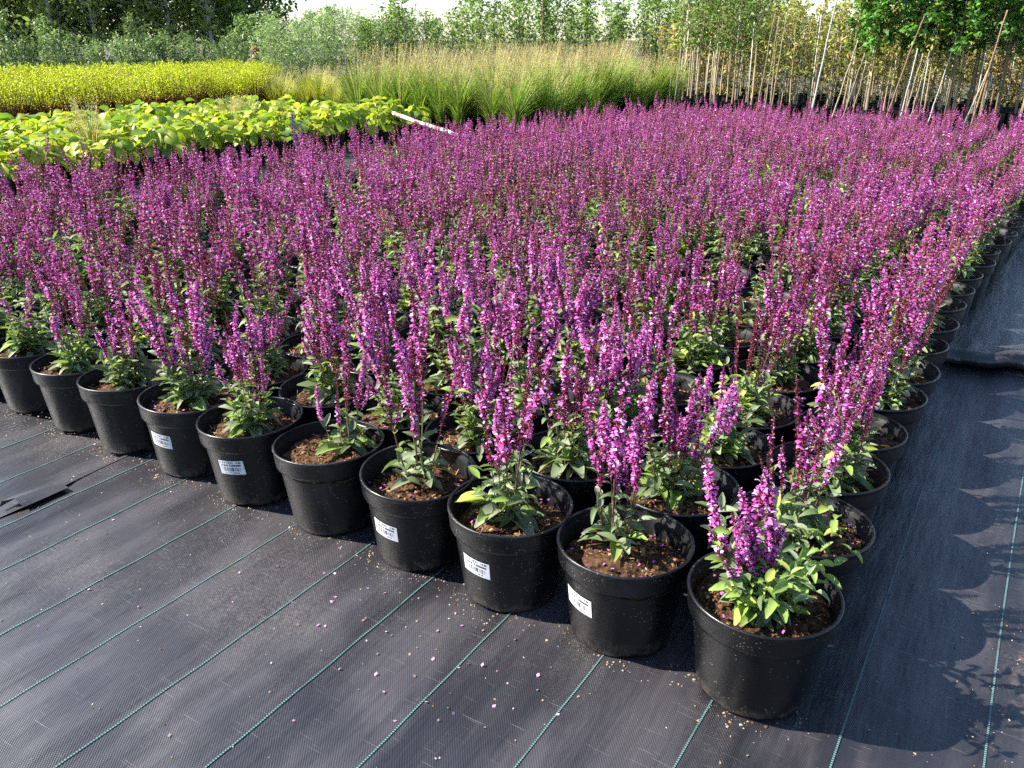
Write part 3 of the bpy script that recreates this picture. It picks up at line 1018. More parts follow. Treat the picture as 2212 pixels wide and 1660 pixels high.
n_leaf_objects = 0
for d, r, c, u, v in near:
    g = np.random.default_rng(5003 + r * 100 + c)
    tier1 = (r == 0 and c <= 9) or (c == 0 and r <= 5) or (r == 1 and c <= 5) or (r == 2 and c <= 1)
    tier2 = d < 6.6
    cfg = FRONT.get((r, c))
    where = f'{ORD[r]} row from the front, {ORD[c]} from right edge'
    root = thing('potted_salvia', cfg[5] if cfg else 'potted magenta salvia, ' + where, 'potted plant', (u, v, 0), 0, 'potted magenta salvias in rows')
    turn = g.uniform(0, 6.28)
    pot = link('pot', ME_POT, root)
    pot.rotation_euler = (g.normal(0, 0.014), g.normal(0, 0.014), turn)
    pot.scale = (1 + g.normal(0, 0.010), 1 + g.normal(0, 0.010), 1 + g.normal(0, 0.012))
    pot['label'] = 'black plastic pot dusted with pale specks'
    rim = link('rim', ME_RIM, pot)
    if (r, c) in LABELLED:
        az, z0, tl = LABELLED[(r, c)]
        lb = link('label', label_mesh(az - turn, z0, tl), pot)
        lb['label'] = 'white printed sticker with bar code'
    so = link('soil', ME_SOIL[int(g.integers(0, 5))], root)
    so.location = (0, 0, SOIL_Z + (g.normal(0, 0.004) if r or c else 0))
    so.rotation_euler = (g.normal(0, 0.03), g.normal(0, 0.03), g.uniform(0, 6.28))
    z0 = SOIL_Z + 0.008
    if (r, c) in BARE:
        sp, lv = plant_layout(9000 + r * 50 + c, 'sparse', 2, 0.6)
        fo = link('foliage', foliage_mb(lv, 0).mesh('foliage', [M_LEAF], True), root)
        fo.location = (0, 0, z0)
        root['label'] = 'cut back salvia, ' + where
        for si, M in sp:
            M = M.copy(); M[2, 3] += z0
            link('flower_spike', ME_SP0[si], root, M)
        continue
    if tier1:
        style, n, hs, (ox, oy), tilt = cfg[:5] if cfg else ('normal', int(g.integers(12, 17)), g.uniform(0.92, 1.05), (g.normal(0, 0.012), g.normal(0, 0.012)), None)
        off = (ox * CH - oy * SH, ox * SH + oy * CH)
        sp, lv = plant_layout(7000 + r * 50 + c, style, n, hs, off, tilt)
        if (r, c) == (0, 2):
            for yaw, pz, sz in ((math.pi + 0.25, 0.035, 0.075), (math.pi + 0.75, 0.055, 0.065)):
                lv.append((9, 4, mat4((off[0] - 0.045, off[1] - 0.02, pz), rot(yaw, 0.25, 0.2), (sz, sz * 0.75, sz))))
        if (r, c) == (0, 9):
            for yaw in (2.6, 3.6, 4.3):
                lv.append((9, 3, mat4((off[0], off[1], 0.05), rot(yaw, 0.05, 0.1), (0.11, 0.055, 0.11))))
        for si, M in sp:
            M = M.copy(); M[2, 3] += z0
            link('flower_spike', ME_SP0[si], root, M)
        for ti, ci, M in lv:
            M = M.copy(); M[2, 3] += z0
            link('leaf', leaf_object_mesh(ti, ci), root, M)
            n_leaf_objects += 1
    else:
        vi = int(g.integers(0, 11))
        if g.random() < 0.10: vi = int(g.integers(11, 14))
        if (r, c) in GREEN_SPOTS: vi = 11 + (r % 2)
        if cfg: vi = 12
        va = VARIANTS[vi]
        # plants come into bloom in patches
        stage = 5.5 + 4.0 * math.sin(u * 1.9 + 0.7 * v) * math.cos(v * 1.3 - 0.5 * u) + g.normal(0, 2.5)
        k = float(np.clip(g.normal(1.0, 0.10), 0.72, 1.2))
        if cfg: k = cfg[2]
        T = mat4((g.normal(0, 0.012), g.normal(0, 0.012), z0), lean(abs(g.normal(0, 0.03)), g.uniform(0, 6.28)) @ rot(g.uniform(0, 6.28)), k)
        if tier2:
            link('foliage', va['fol'], root, T)
            for si, M in va['spikes']:
                if g.random() < 0.08: continue
                si2 = si if si >= 12 else BY_BLOOM[int(np.clip(stage + g.normal(0, 2.2), 0, 11))]
                link('flower_spike', (ME_SP0 if d < 3.0 else ME_SP1)[si2], root, T @ M)
        else:
            link('foliage', va['fol1'], root, T)
            tag(link('flower_spikes', va['allsp'], root, T), kind='stuff')

mb = MB()
for d, r, c, u, v in far:                                            # beyond the 300 nearest, one mass of bloom
    g = np.random.default_rng(5003 + r * 100 + c)
    vi = int(g.integers(0, 11)) if g.random() > 0.10 else int(g.integers(11, 14))
    T = mat4((u, v, SOIL_Z), rot(g.uniform(0, 6.28)), g.normal(1.0, 0.06))
    a = MB(); a.append(VARIANTS[vi]['fol1mb'])
    a.m = [x + 3 for x in a.m]
    mb.append(a, T)
    mb.append(VARIANTS[vi]['sp1mb'], T)
    a = MB()
    lathe(a, [(0.11, 0.0), (POT_R, POT_H), (POT_R - 0.012, SOIL_Z), (0.02, SOIL_Z)], 10)
    a.m = [x + 4 for x in a.m]
    mb.append(a, mat4((u, v, 0)))
if far:
    o = link('salvia_field', mb.mesh('salvia_field', MATS_SPIKE + [M_LEAF, M_POT]))
    tag(o, 'far mass of magenta salvia at the back of the field', 'flowers', kind='stuff')

# the one blue-flowered plant at the left edge of the field
bu, bv = -5.0, 4.75
root = thing('potted_blue_salvia', 'salvia with blue-violet spikes standing at the left edge of the magenta field', 'potted plant', (bu, bv, 0))
pot = link('pot', ME_POT, root); link('rim', ME_RIM, pot)
link('soil', ME_SOIL[0], root).location = (0, 0, SOIL_Z)
sp, lv = plant_layout(777, 'blue', 3, 1.0)
fo = link('foliage', foliage_mb(lv, 0).mesh('foliage', [M_LEAF], True), root); fo.location = (0, 0, SOIL_Z)
for si, M in sp:
    M = M.copy(); M[2, 3] += SOIL_Z
    link('flower_spike', ME_SP1[si], root, M)

# ------------------------------------------------------------------ litter on the mat
pet = np.array([(0, -0.4, 0), (0.1, 0.4, 0.1), (1, 0.5, 0.35), (0.9, -0.3, 0.2)])
mb = MB()
Ms, C = [], []
g = np.random.default_rng(11)
for i in range(120):
    if i < 60: u, v = g.normal(-0.9, 0.25), g.normal(1.05, 0.10)
    elif i < 110: u, v = g.uniform(-2.9, 0.1), g.uniform(0.6, 1.3)
    else: u, v = g.normal(-2.45, 0.2), g.normal(1.3, 0.12)
    s = g.uniform(0.003, 0.0075)
    Ms.append(mat4((u, v, float(main_z(np.array(u), np.array(v))) + 0.002), rot(g.uniform(0, 6.28), g.normal(0, 0.3), g.normal(0, 0.4)), s))
    C.append(MAG[2] * g.uniform(0.6, 1.3) if g.random() < 0.6 else np.array((0.35, 0.24, 0.2)) * g.uniform(0.6, 1.4))
mb.scatter(pet, np.array([(0, 3, 2, 1)]), Ms, C)
tag(link('fallen_petals', mb.mesh('fallen_petals', [M_PETAL])), 'fallen pink petals scattered over the black mat', kind='stuff')
mb = MB()
Ms, C = [], []
grain = np.array([(1, 0, 0), (-0.5, 0.87, 0), (-0.5, -0.87, 0), (0, 0, 1.1)])
fronts = [(U0 - c * PU, V0) for c in range(10)]
for i in range(2100):
    k = g.random()
    if k < 0.42:                                                     # round the feet of the front pots
        cu, cv = fronts[int(g.integers(0, 10))]
        t, q = g.uniform(3.4, 6.0), 0.112 + abs(g.normal(0, 0.03))
        u, v = cu + q * math.cos(t), cv + q * math.sin(t)
    elif k < 0.72:
        u, v = g.normal(0.32, 0.16), g.normal(1.5, 0.32)
    else:
        u, v = g.uniform(-3.0, 0.5), g.uniform(0.3, 1.5)
    s = abs(g.normal(0, 0.0010)) + 0.0007
    Ms.append(mat4((u, v, float(main_z(np.array(u), np.array(v))) + 0.0006), rot(g.uniform(0, 6.28), 0, 0), (s * g.uniform(0.7, 2.0), s, s)))
    C.append([(0.40, 0.30, 0.21), (0.30, 0.20, 0.12), (0.5, 0.44, 0.36), (0.12, 0.07, 0.04)][int(g.choice(4, p=[0.35, 0.3, 0.15, 0.2]))])
mb.scatter(grain, np.array([(0, 1, 3), (1, 2, 3), (2, 0, 3)]), Ms, C)
tag(link('grit', mb.mesh('grit', [M_BIT])), 'sand grains and peat crumbs strewn on the mat', kind='stuff')

# ------------------------------------------------------------------ the beds behind
def in_view(u, v, z0, z1, margin=50):
    x0, y0, d0 = view(u, v, z0)
    x1, y1, d1 = view(u, v, z1)
    return d0 > 0 and -margin < x0 < 2212 + margin and y0 > -40


# broad-leaved lime plants
BROAD_T = [leaf_template(5, c, f, 'round') for c, f in ((0.5, 0.18), (0.9, 0.25), (1.3, 0.1))]
LIME = np.array([(0.44, 0.48, 0.035), (0.35, 0.44, 0.035), (0.24, 0.36, 0.04), (0.53, 0.53, 0.07), (0.15, 0.26, 0.045)])
ME_BROAD = []
for ti in range(3):
    for ci in range(5):
        mb = MB(); mb.scatter(*BROAD_T[ti], np.eye(4)[None], LIME[ci:ci + 1]); ME_BROAD.append(mb.mesh('broad_leaf', [M_BED], True))


def broad_layout(seed):
    g = np.random.default_rng(seed)
    out = []
    for i in range(30):
        yaw = i * 2.399 + g.uniform(-0.4, 0.4)
        f = (i + 0.5) / 30
        r = 0.02 + 0.17 * f
        z = 0.40 - 0.17 * f * f + g.uniform(-0.04, 0.05)
        sz = g.uniform(0.085, 0.15)
        out.append((int(g.integers(0, 3)), int(g.choice(5, p=[0.32, 0.26, 0.2, 0.12, 0.1])), mat4((r * math.cos(yaw), r * math.sin(yaw), z), rot(yaw, g.normal(0.15 - 0.5 * f, 0.3), g.normal(0, 0.35)), (sz, sz * g.uniform(0.7, 0.95), sz))))
    return out


def stalks_mb(layout, col=(0.16, 0.2, 0.05)):
    mb = MB()
    for _, _, M in layout:
        tube(mb, [(0.02 * M[0, 0], 0.02 * M[1, 0], 0.18), (M[0, 3] * 0.6, M[1, 3] * 0.6, M[2, 3] * 0.75), (M[0, 3], M[1, 3], M[2, 3])], [0.004, 0.003, 0.002], 3, 0, col, False)
    return mb


BROAD = [broad_layout(60 + i) for i in range(6)]
ME_STALKS = [stalks_mb(l).mesh('stalks', [M_STEM]) for l in BROAD]
ME_BROADF = []
for l in BROAD:
    mb = MB()
    for ti, ci, M in l:
        mb.scatter(*BROAD_T[ti], M[None], LIME[ci:ci + 1])
    ME_BROADF.append(mb.mesh('foliage_broad', [M_BED], True))
k = 0
for i in range(8):
    for j in range(18):
        g = np.random.default_rng(31000 + i * 50 + j)
        u, v = -7.05 - i * 0.40 + g.normal(0, 0.03), 2.6 + j * 0.385 + g.normal(0, 0.03)
        if v > 8.9 - 0.10 * i or not in_view(u, v, 0.1, 0.4):
            continue
        xx, yy, dd = view(u, v, 0.35)
        lab = f'lime-leaved broad plant in black pot, {"front row of its bed facing the salvias" if i == 0 else ORD[i] + " row of its bed"}, {ORD[j]} along it'
        if len(lab.split()) > 16: lab = f'lime broad-leaved plant, {ORD[i]} row of its bed, {ORD[j]} pot along the row'
        root = thing('lime_leaf_plant', lab, 'potted plant', (u, v, 0), g.uniform(0, 6.28), 'lime broad-leaved plants in their bed')
        link('pot', ME_POT, root)
        l = int(g.integers(0, 6))
        s = g.uniform(0.9, 1.12)
        link('stalks', ME_STALKS[l], root, mat4((0, 0, 0), None, s))
        if i < 3:
            for ti, ci, M in BROAD[l]:
                link('leaf', ME_BROAD[ti * 5 + int(g.integers(0, 4) if g.random() < 0.4 else ci)], root, mat4((0, 0, 0), None, s) @ M)
        else:
            link('foliage', ME_BROADF[l], root, mat4((0, 0, 0), None, s))

# generic upright shrub of small leaves
LEAF_S = leaf_template(2, 0.5, 0.3)
QUAD_V = np.array([(0, 0, 0), (0.45, -0.42, 0.10), (1, 0, -0.12), (0.45, 0.42, 0.10)])
QUAD_F = np.array([(0, 1, 2, 3)])


def shrub(seed, h, spread, nst, per, ls, lw, pal, pp, z0=0.2, low=0.12, stemcol=(0.2, 0.09, 0.04), lowcol=None, upright=0.5):
    """(stems, foliage) of a shrub with nst shoots carrying `per` leaves each"""
    g = np.random.default_rng(seed)
    st, fo = MB(), MB()
    Ms, C = [], []
    for i in range(nst):
        az = i * 2.399 + g.uniform(-0.4, 0.4)
        f = math.sqrt((i + 0.5) / nst)
        top = np.array([spread * f * math.cos(az), spread * f * math.sin(az), z0 + h * (1 - 0.18 * f * f) * g.uniform(0.86, 1.08)])
        base = np.array([0.03 * math.cos(az), 0.03 * math.sin(az), z0])
        mid = base * 0.4 + top * 0.6 + np.array([0.1 * spread * math.cos(az), 0.1 * spread * math.sin(az), -0.02])
        pts = [base, mid, top]
        tube(st, pts, [0.006, 0.004, 0.0015], 3, 0, stemcol, False)
        for q in range(per):
            t = low + (1 - low) * ((q + g.random()) / per) ** 0.8
            p = (1 - t) ** 2 * base + 2 * t * (1 - t) * mid + t * t * top
            s = ls * g.uniform(0.7, 1.25) * (1 - 0.25 * t)
            Ms.append(mat4(p, rot(g.uniform(0, 6.28), g.normal(upright, 0.35), g.normal(0, 0.4)), (s, s * lw, s)))
            cc = pal[g.choice(len(pal), p=pp)]
            if lowcol is not None and t < 0.38 and g.random() < 0.7: cc = np.array(lowcol)
            C.append(np.array(cc) * g.uniform(0.8, 1.2))
    fo.scatter(QUAD_V, QUAD_F, Ms, C)
    return st, fo


SPI = [(0.55, 0.58, 0.03), (0.46, 0.53, 0.03), (0.64, 0.64, 0.08), (0.31, 0.42, 0.04)]
SPIREA = [shrub(80 + i, 0.52, 0.24, 24, 36, 0.042, 0.5, SPI, [0.4, 0.3, 0.15, 0.15], 0.2, 0.25, (0.20, 0.08, 0.03), (0.30, 0.17, 0.04)) for i in range(5)]
SPIREA = [(a.mesh('shrub_stems', [M_BARK]), b.mesh('shrub_foliage', [M_BED])) for a, b in SPIREA]
for i in range(13):
    for j in range(27):
        g = np.random.default_rng(41000 + i * 50 + j)
        u, v = -11.35 - i * 0.42 + g.normal(0, 0.03), 4.2 + j * 0.41 + g.normal(0, 0.03)
        if v > 10.0 + 0.42 * i or not in_view(u, v, 0.3, 0.7):
            continue
        root = thing('golden_shrub', f'golden yellow leafy shrub, {ORD[i]} row of the yellow bed, {ORD[j]} along it', 'shrub', (u, v, 0), g.uniform(0, 6.28), 'golden shrubs in the yellow bed')
        s = g.uniform(0.92, 1.12)
        a, b = SPIREA[int(g.integers(0, 5))]
        link('pot', ME_POT, root)
        link('stems', a, root, mat4((0, 0, 0), None, (s, s, s)))
        link('foliage', b, root, mat4((0, 0, 0), None, (s, s, s)))


def grass(seed, h, nb, spread, pal, pp, straw, z0=0.18):
    g = np.random.default_rng(seed)
    bl, sd = MB(), MB()
    n = 4
    for i in range(nb):
        az = g.uniform(0, 6.28)
        st = g.random() < straw
        hh = h * (g.uniform(0.62, 1.08) if st else g.uniform(0.30, 0.95))
        out = spread * g.uniform(0.2, 1.0) * (0.8 if st else 1.0)
        r0 = g.uniform(0, 0.07)
        w = (0.0030 if st else 0.0065) * g.uniform(0.8, 1.3)
        t = np.linspace(0, 1, n)
        P = np.stack([(r0 + out * t ** 1.7) * math.cos(az), (r0 + out * t ** 1.7) * math.sin(az), z0 + hh * (t - (0.03 if st else 0.16) * t ** 3)], -1)
        side = np.array([-math.sin(az), math.cos(az), 0]) * w
        wd = np.array([1, 0.9, 0.7, 0.15 if not st else 0.6])[:, None]
        V = np.concatenate([P - side * wd, P + side * wd])
        col = np.array((0.55, 0.50, 0.23)) * g.uniform(0.7, 1.25) if st else np.array(pal[g.choice(len(pal), p=pp)]) * g.uniform(0.8, 1.2)
        bl.add(V, [(k, k + 1, n + k + 1, n + k) for k in range(n - 1)], 0, col)
        if st:
            tip = P[-1]
            Ms = [mat4(tip - np.array([0, 0, 0.028 * q]), rot(g.uniform(0, 6.28), g.uniform(0.5, 1.2)), (0.028, 0.010, 0.02)) for q in range(5)]
            sd.scatter(QUAD_V, QUAD_F, Ms, np.array([(0.44, 0.33, 0.18)]) * g.uniform(0.7, 1.3))
    return bl, sd


GR = [(0.25, 0.40, 0.055), (0.34, 0.45, 0.08), (0.46, 0.48, 0.14), (0.17, 0.33, 0.045)]
GRASS = [grass(90 + i, 0.84, 320, 0.42, GR, [0.34, 0.28, 0.12, 0.26], 0.16) for i in range(5)]
GRASS = [(a.mesh('blades', [M_BLADE]), b.mesh('seed_heads', [M_BLADE])) for a, b in GRASS]
LG = [(0.46, 0.47, 0.05), (0.36, 0.44, 0.05), (0.50, 0.48, 0.10)]
LGRASS = [grass(97 + i, 0.56, 140, 0.30, LG, [0.4, 0.4, 0.2], 0.12) for i in range(3)]
LGRASS = [(a.mesh('blades_lime', [M_BLADE]), b.mesh('seed_heads_lime', [M_BLADE])) for a, b in LGRASS]
for i in range(18):
    for j in range(16):
        g = np.random.default_rng(51000 + i * 50 + j)
        u, v = -5.75 - i * 0.37 + g.normal(0, 0.05), 9.1 + j * 0.37 + g.normal(0, 0.05)
        if v < 9.0 + 0.0 * i or v > 14.6 or not in_view(u, v, 0.3, 1.0):
            continue
        if v > 12.2 and i > 9: continue
        lime = u < -8.6
        edge = i == 0 or j == 0
        if lime and v < 10.0: continue
        gk = 'low lime grass clump' if lime else 'tall straw-tipped grass clump'
        root = thing('grass_clump', f'{gk}, {ORD[i]} row from the salvias, {ORD[j]} from the near end', 'grass', (u, v, 0), g.uniform(0, 6.28), 'low lime grasses' if lime else 'tall grasses in their bed')
        s = g.uniform(0.80, 1.16)
        a, b = LGRASS[int(g.integers(0, 3))] if lime else GRASS[int(g.integers(0, 5))]
        link('pot', ME_POT, root)
        tag(link('blades', a, root, mat4((0, 0, 0), None, s)), kind='stuff')
        tag(link('seed_heads', b, root, mat4((0, 0, 0), None, s)), kind='stuff')

# blond weeds standing up out of the lime bed
for n_, (u, v, h, lab) in enumerate(((-7.35, 4.45, 0.58, 'blond dry weed tuft rising among the lime leaves at the left'), (-8.4, 6.9, 0.45, 'low dry weed patch among the lime leaves towards the golden shrubs'), (-8.6, 7.3, 0.42, 'low brownish weed patch beside the other one in the lime bed'))):
    bl, sd = grass(130 + n_, h, 130, 0.22, [(0.34, 0.28, 0.10), (0.25, 0.27, 0.06)], [0.6, 0.4], 0.5, 0.12)
    root = thing('weed_tuft', lab, 'weed', (u, v, 0))
    tag(link('blades', bl.mesh('blades_weed', [M_BLADE]), root), kind='stuff')
    tag(link('seed_heads', sd.mesh('seed_heads_weed', [M_BLADE]), root), kind='stuff')

# striped pole lying on the edge of the lime bed
m, nt, b, out = new_mat('banded_pole')
tc = N(nt, 'ShaderNodeTexCoord')
sep = N(nt, 'ShaderNodeSeparateXYZ')
nt.links.new(tc.outputs['Object'], sep.inputs[0])
st = math_node(nt, 'SINE', math_node(nt, 'MULTIPLY', sep.outputs[0], 2 * math.pi / 0.42))
fad = noise(nt, tc.outputs['Object'], 20, 3)
f = math_node(nt, 'MULTIPLY', ramp(nt, st, 0.45, 0.6), ramp(nt, fad, 0.2, 0.6))
nt.links.new(mix_rgb(nt, f, (0.66, 0.64, 0.60), (0.36, 0.14, 0.10)), b.inputs['Base Color'])
b.inputs['Roughness'].default_value = 0.6
pa, pb = Vector((-6.62, 7.80, 0.40)), Vector((-5.15, 7.30, 0.24))
mb = MB()
Lp = (pb - pa).length
tube(mb, [(0, 0, 0), (Lp * 0.3, 0.01, -0.015), (Lp * 0.7, -0.01, -0.005), (Lp, 0, 0)], [0.022] * 4, 10)
o = link('striped_pole', mb.mesh('striped_pole', [m], True))
o.matrix_basis = Matrix.Translation(pa) @ (pb - pa).to_track_quat('X', 'Z').to_matrix().to_4x4()
tag(o, 'white pole with faded red bands lying between lime bed and grasses', 'pole')

# ------------------------------------------------------------------ trees
def branch_tree(seed, h, trunk_r, z_low, spread, nbr, nleaf, ls, lw, pal, pp, trunkcol, up=0.9, wob=0.008, clump=0.12):
    """(trunk with limbs, crown): limbs leave the leader from z_low up; leaves sit in loose clumps along them"""
    g = np.random.default_rng(seed)
    tr, cr = MB(), MB()
    k = 7
    ax = np.stack([np.cumsum(g.normal(0, wob, k)) * h / 2, np.cumsum(g.normal(0, wob, k)) * h / 2, np.linspace(0, h, k)], -1)
    ax[0, :2] = 0
    tube(tr, ax, [trunk_r * (1 - 0.85 * i / (k - 1)) for i in range(k)], 6, 0, trunkcol, False)

    def axis(z):
        return np.array([np.interp(z, ax[:, 2], ax[:, 0]), np.interp(z, ax[:, 2], ax[:, 1]), z])
    Ms, C = [], []
    per = max(4, nleaf // nbr)
    for i in range(nbr):
        f = (i + 0.5) / nbr
        z = z_low + (h - z_low) * f
        az = i * 2.399 + g.uniform(-0.5, 0.5)
        ln = spread * (0.35 + 1.1 * math.sin(math.pi * (0.12 + 0.80 * f)) * g.uniform(0.5, 1.1))
        e = g.normal(up, 0.25)
        a = axis(z)
        tip = a + ln * np.array([math.cos(az) * math.cos(e), math.sin(az) * math.cos(e), math.sin(e)])
        mid = (a + tip) / 2 + np.array([0, 0, -0.06 * ln])
        tube(tr, [a, mid, tip], [trunk_r * 0.34, trunk_r * 0.2, trunk_r * 0.06], 3, 0, trunkcol, False)
        tone = g.uniform(0.72, 1.22)
        for q in range(per):
            t = 0.25 + 0.8 * g.random() ** 0.7
            p = (1 - t) ** 2 * a + 2 * t * (1 - t) * mid + t * t * tip + g.normal(0, clump, 3) * ln
            s = ls * g.uniform(0.6, 1.3)
            Ms.append(mat4(p, rot(g.uniform(0, 6.28), g.normal(0.0, 0.6), g.normal(0, 0.7)), (s, s * lw, s)))
            C.append(np.array(pal[g.choice(len(pal), p=pp)]) * g.uniform(0.75, 1.25) * tone)
    cr.scatter(QUAD_V, QUAD_F, Ms, C)
    return tr, cr


def kinds(n, seed, name, **kw):
    out = []
    for i in range(n):
        a, b = branch_tree(seed + i, **kw)
        out.append((a.mesh(name + '_trunk', [M_BARK]), b.mesh(name + '_crown', [M_TREE])))
    return out


_mb = MB()
tube(_mb, [(0, 0, 0.02), (0.004, 0, 0.8), (0, 0, 1.7)], [0.007, 0.007, 0.006], 5, 0, (0.72, 0.67, 0.54))
ME_STAKE = _mb.mesh('stake', [M_BARK])


def plant_tree(name, label, group, variants, X, Y, s, g, pot=True, leanto=0.0, stake=False):
    u, v = W(X, Y)
    root = thing(name, label, 'tree', (u, v, 0), g.uniform(0, 6.28), group)
    a, b = variants[int(g.integers(0, len(variants)))]
    T = mat4((0, 0, 0), lean(abs(g.normal(0, 0.02)) + leanto, g.uniform(0, 6.28)), s)
    if pot:
        p = link('pot', ME_POT, root, mat4((0, 0, 0), None, (1.0, 1.0, 1.2)))
    if stake:
        link('stake', ME_STAKE, root, mat4((0.045, 0.01, 0), lean(abs(g.normal(0, 0.02)), g.uniform(0, 6.28)), (1, 1, g.uniform(0.7, 1.05))))
    link('trunk', a, root, T)
    link('crown', b, root, T)
    return root


COUNT = {}


def nth(key):
    COUNT[key] = COUNT.get(key, 0) + 1
    return ORD[COUNT[key] - 1]


GG = [(0.19, 0.29, 0.07), (0.26, 0.36, 0.10), (0.12, 0.19, 0.045), (0.35, 0.42, 0.15)]
YG = [(0.42, 0.40, 0.10), (0.33, 0.36, 0.10), (0.50, 0.38, 0.12), (0.24, 0.30, 0.08)]
DG = [(0.11, 0.26, 0.05), (0.16, 0.34, 0.06), (0.07, 0.18, 0.04), (0.24, 0.43, 0.08)]
OL = [(0.27, 0.29, 0.10), (0.34, 0.35, 0.14), (0.19, 0.21, 0.07), (0.40, 0.37, 0.19)]
SV = [(0.30, 0.39, 0.17), (0.23, 0.32, 0.12), (0.39, 0.46, 0.25), (0.17, 0.26, 0.09)]
LT = [(0.27, 0.36, 0.09), (0.21, 0.30, 0.07), (0.34, 0.42, 0.13), (0.14, 0.22, 0.05)]
P4 = [0.35, 0.3, 0.2, 0.15]
TAN = (0.42, 0.32, 0.19)

WHIP_G = kinds(4, 200, 'whip_green', h=2.5, trunk_r=0.019, z_low=1.10, spread=0.32, nbr=24, nleaf=380, ls=0.085, lw=0.5, pal=GG, pp=P4, trunkcol=TAN)
WHIP_Y = kinds(4, 210, 'whip_yellow', h=1.85, trunk_r=0.017, z_low=0.62, spread=0.26, nbr=18, nleaf=200, ls=0.085, lw=0.5, pal=YG, pp=P4, trunkcol=TAN)
WHIP_D = kinds(4, 220, 'whip_dark', h=2.7, trunk_r=0.021, z_low=1.02, spread=0.42, nbr=34, nleaf=1500, ls=0.105, lw=0.6, pal=DG, pp=P4, trunkcol=(0.24, 0.18, 0.11))
WHIP_O = kinds(4, 230, 'whip_olive', h=2.7, trunk_r=0.018, z_low=1.1, spread=0.34, nbr=24, nleaf=460, ls=0.095, lw=0.32, pal=OL, pp=P4, trunkcol=(0.27, 0.19, 0.12))
gt = np.random.default_rng(77)
for row in range(6):                                                 # the rows run with the rows of the salvias
    v = 14.1 + row * 0.55
    u = -5.75 + gt.uniform(0, 0.2) - 0.12 * row
    while u < 0.9:
        x = view(u, v, 0.6)[0]
        if x < 1462 or x > 2260:
            u += 0.2
            continue
        if x < 1650: vs_, lab, gp = WHIP_G, 'grey-green young tree on bare trunk', 'grey-green young trees at the back'
        elif x < 2095: vs_, lab, gp = WHIP_Y, 'yellowish young tree leafy low down', 'yellowish young trees at the back right'
        else: vs_, lab, gp = WHIP_O, 'olive narrow-leaved young tree', 'olive young trees at the right edge'
        lab = f'{lab}, {nth((gp, row))} from the left in {ORD[row]} row'
        vv_ = v + gt.normal(0, 0.05)
        plant_tree('young_tree', lab, gp, vs_, u * CH + vv_ * SH, -u * SH + vv_ * CH, gt.uniform(0.78, 1.0), gt, stake=gt.random() < (0.85 if row < 2 else 0.4))
        u += gt.uniform(0.22, 0.34) * (1.0 if row < 2 else 1.5)
for i, (u, v, sc_) in enumerate(((-2.78, 14.3, 0.92), (-2.52, 14.0, 0.95), (-2.25, 14.4, 1.0), (-1.98, 14.0, 0.98), (-1.75, 14.5, 0.92), (-1.45, 14.0, 1.0), (-1.22, 14.4, 1.02), (-1.0, 14.0, 1.0), (-0.8, 14.5, 0.95))):
    plant_tree('young_tree', f'young tree with dense dark green crown, {ORD[i]} from the left of nine', 'dark green young trees at the back right', WHIP_D, u * CH + v * SH, -u * SH + v * CH, sc_, gt)

# straw-coloured saplings that fill in behind the bare trunks
STRAW = kinds(5, 235, 'straw', h=1.25, trunk_r=0.012, z_low=0.06, spread=0.36, nbr=30, nleaf=560, ls=0.085, lw=0.4, pal=[(0.52, 0.40, 0.15), (0.42, 0.35, 0.13), (0.28, 0.26, 0.09), (0.60, 0.49, 0.24)], pp=P4, trunkcol=(0.24, 0.16, 0.09))
for row in range(2):
    x = 1445.0 + 15 * row
    while x < 2275:
        Y = 17.9 - 0.0048 * (x - 1445) + row * 0.8
        X = (x - 1106) / FPX * (Y * 0.9225 + 0.3)
        plant_tree('straw_sapling', f'straw-coloured sapling behind the bare trunks, {nth(("straw", row))} from left in {ORD[row]} row', 'straw-coloured saplings behind the trunks', STRAW, X, Y, gt.uniform(0.85, 1.15), gt)
        x += gt.uniform(30, 48)

# the second storey: young trees further off across the middle
MID = kinds(5, 240, 'mid', h=2.15, trunk_r=0.02, z_low=0.5, spread=0.50, nbr=30, nleaf=620, ls=0.105, lw=0.55, pal=GG, pp=P4, trunkcol=(0.16, 0.12, 0.08))
MIDL = kinds(4, 250, 'mid_light', h=2.25, trunk_r=0.02, z_low=0.5, spread=0.50, nbr=30, nleaf=620, ls=0.105, lw=0.5, pal=LT, pp=P4, trunkcol=(0.16, 0.12, 0.08))
SILV = kinds(4, 260, 'silver', h=1.75, trunk_r=0.014, z_low=0.15, spread=0.5, nbr=40, nleaf=900, ls=0.12, lw=0.24, pal=SV, pp=P4, trunkcol=(0.2, 0.17, 0.11))
GREY = kinds(5, 270, 'grey', h=1.55, trunk_r=0.014, z_low=0.15, spread=0.42, nbr=26, nleaf=520, ls=0.105, lw=0.55, pal=[(0.19, 0.27, 0.10), (0.25, 0.33, 0.14), (0.12, 0.18, 0.06), (0.34, 0.40, 0.22)], pp=P4, trunkcol=(0.16, 0.13, 0.09))
for row in range(3):
    Y = 18.6 + row * 1.0
    x = 800.0
    while x < 1680:
        X = (x - 1106) / FPX * (Y * 0.9225 + 0.3)
        light = gt.random() < 0.4
        dip = 0.80 if 880 < x < 1010 or 740 < x < 850 else 1.0
        plant_tree('young_tree', ('light' if light else 'grey-') + f'green tree behind the grasses, {nth(("mid", light, row))} from the left in {ORD[row]} row', 'light green trees behind the grasses' if light else 'grey-green trees behind the grasses', MIDL if light else MID, X, Y, gt.uniform(0.76, 0.98) * dip, gt)
        x += gt.uniform(55, 85)
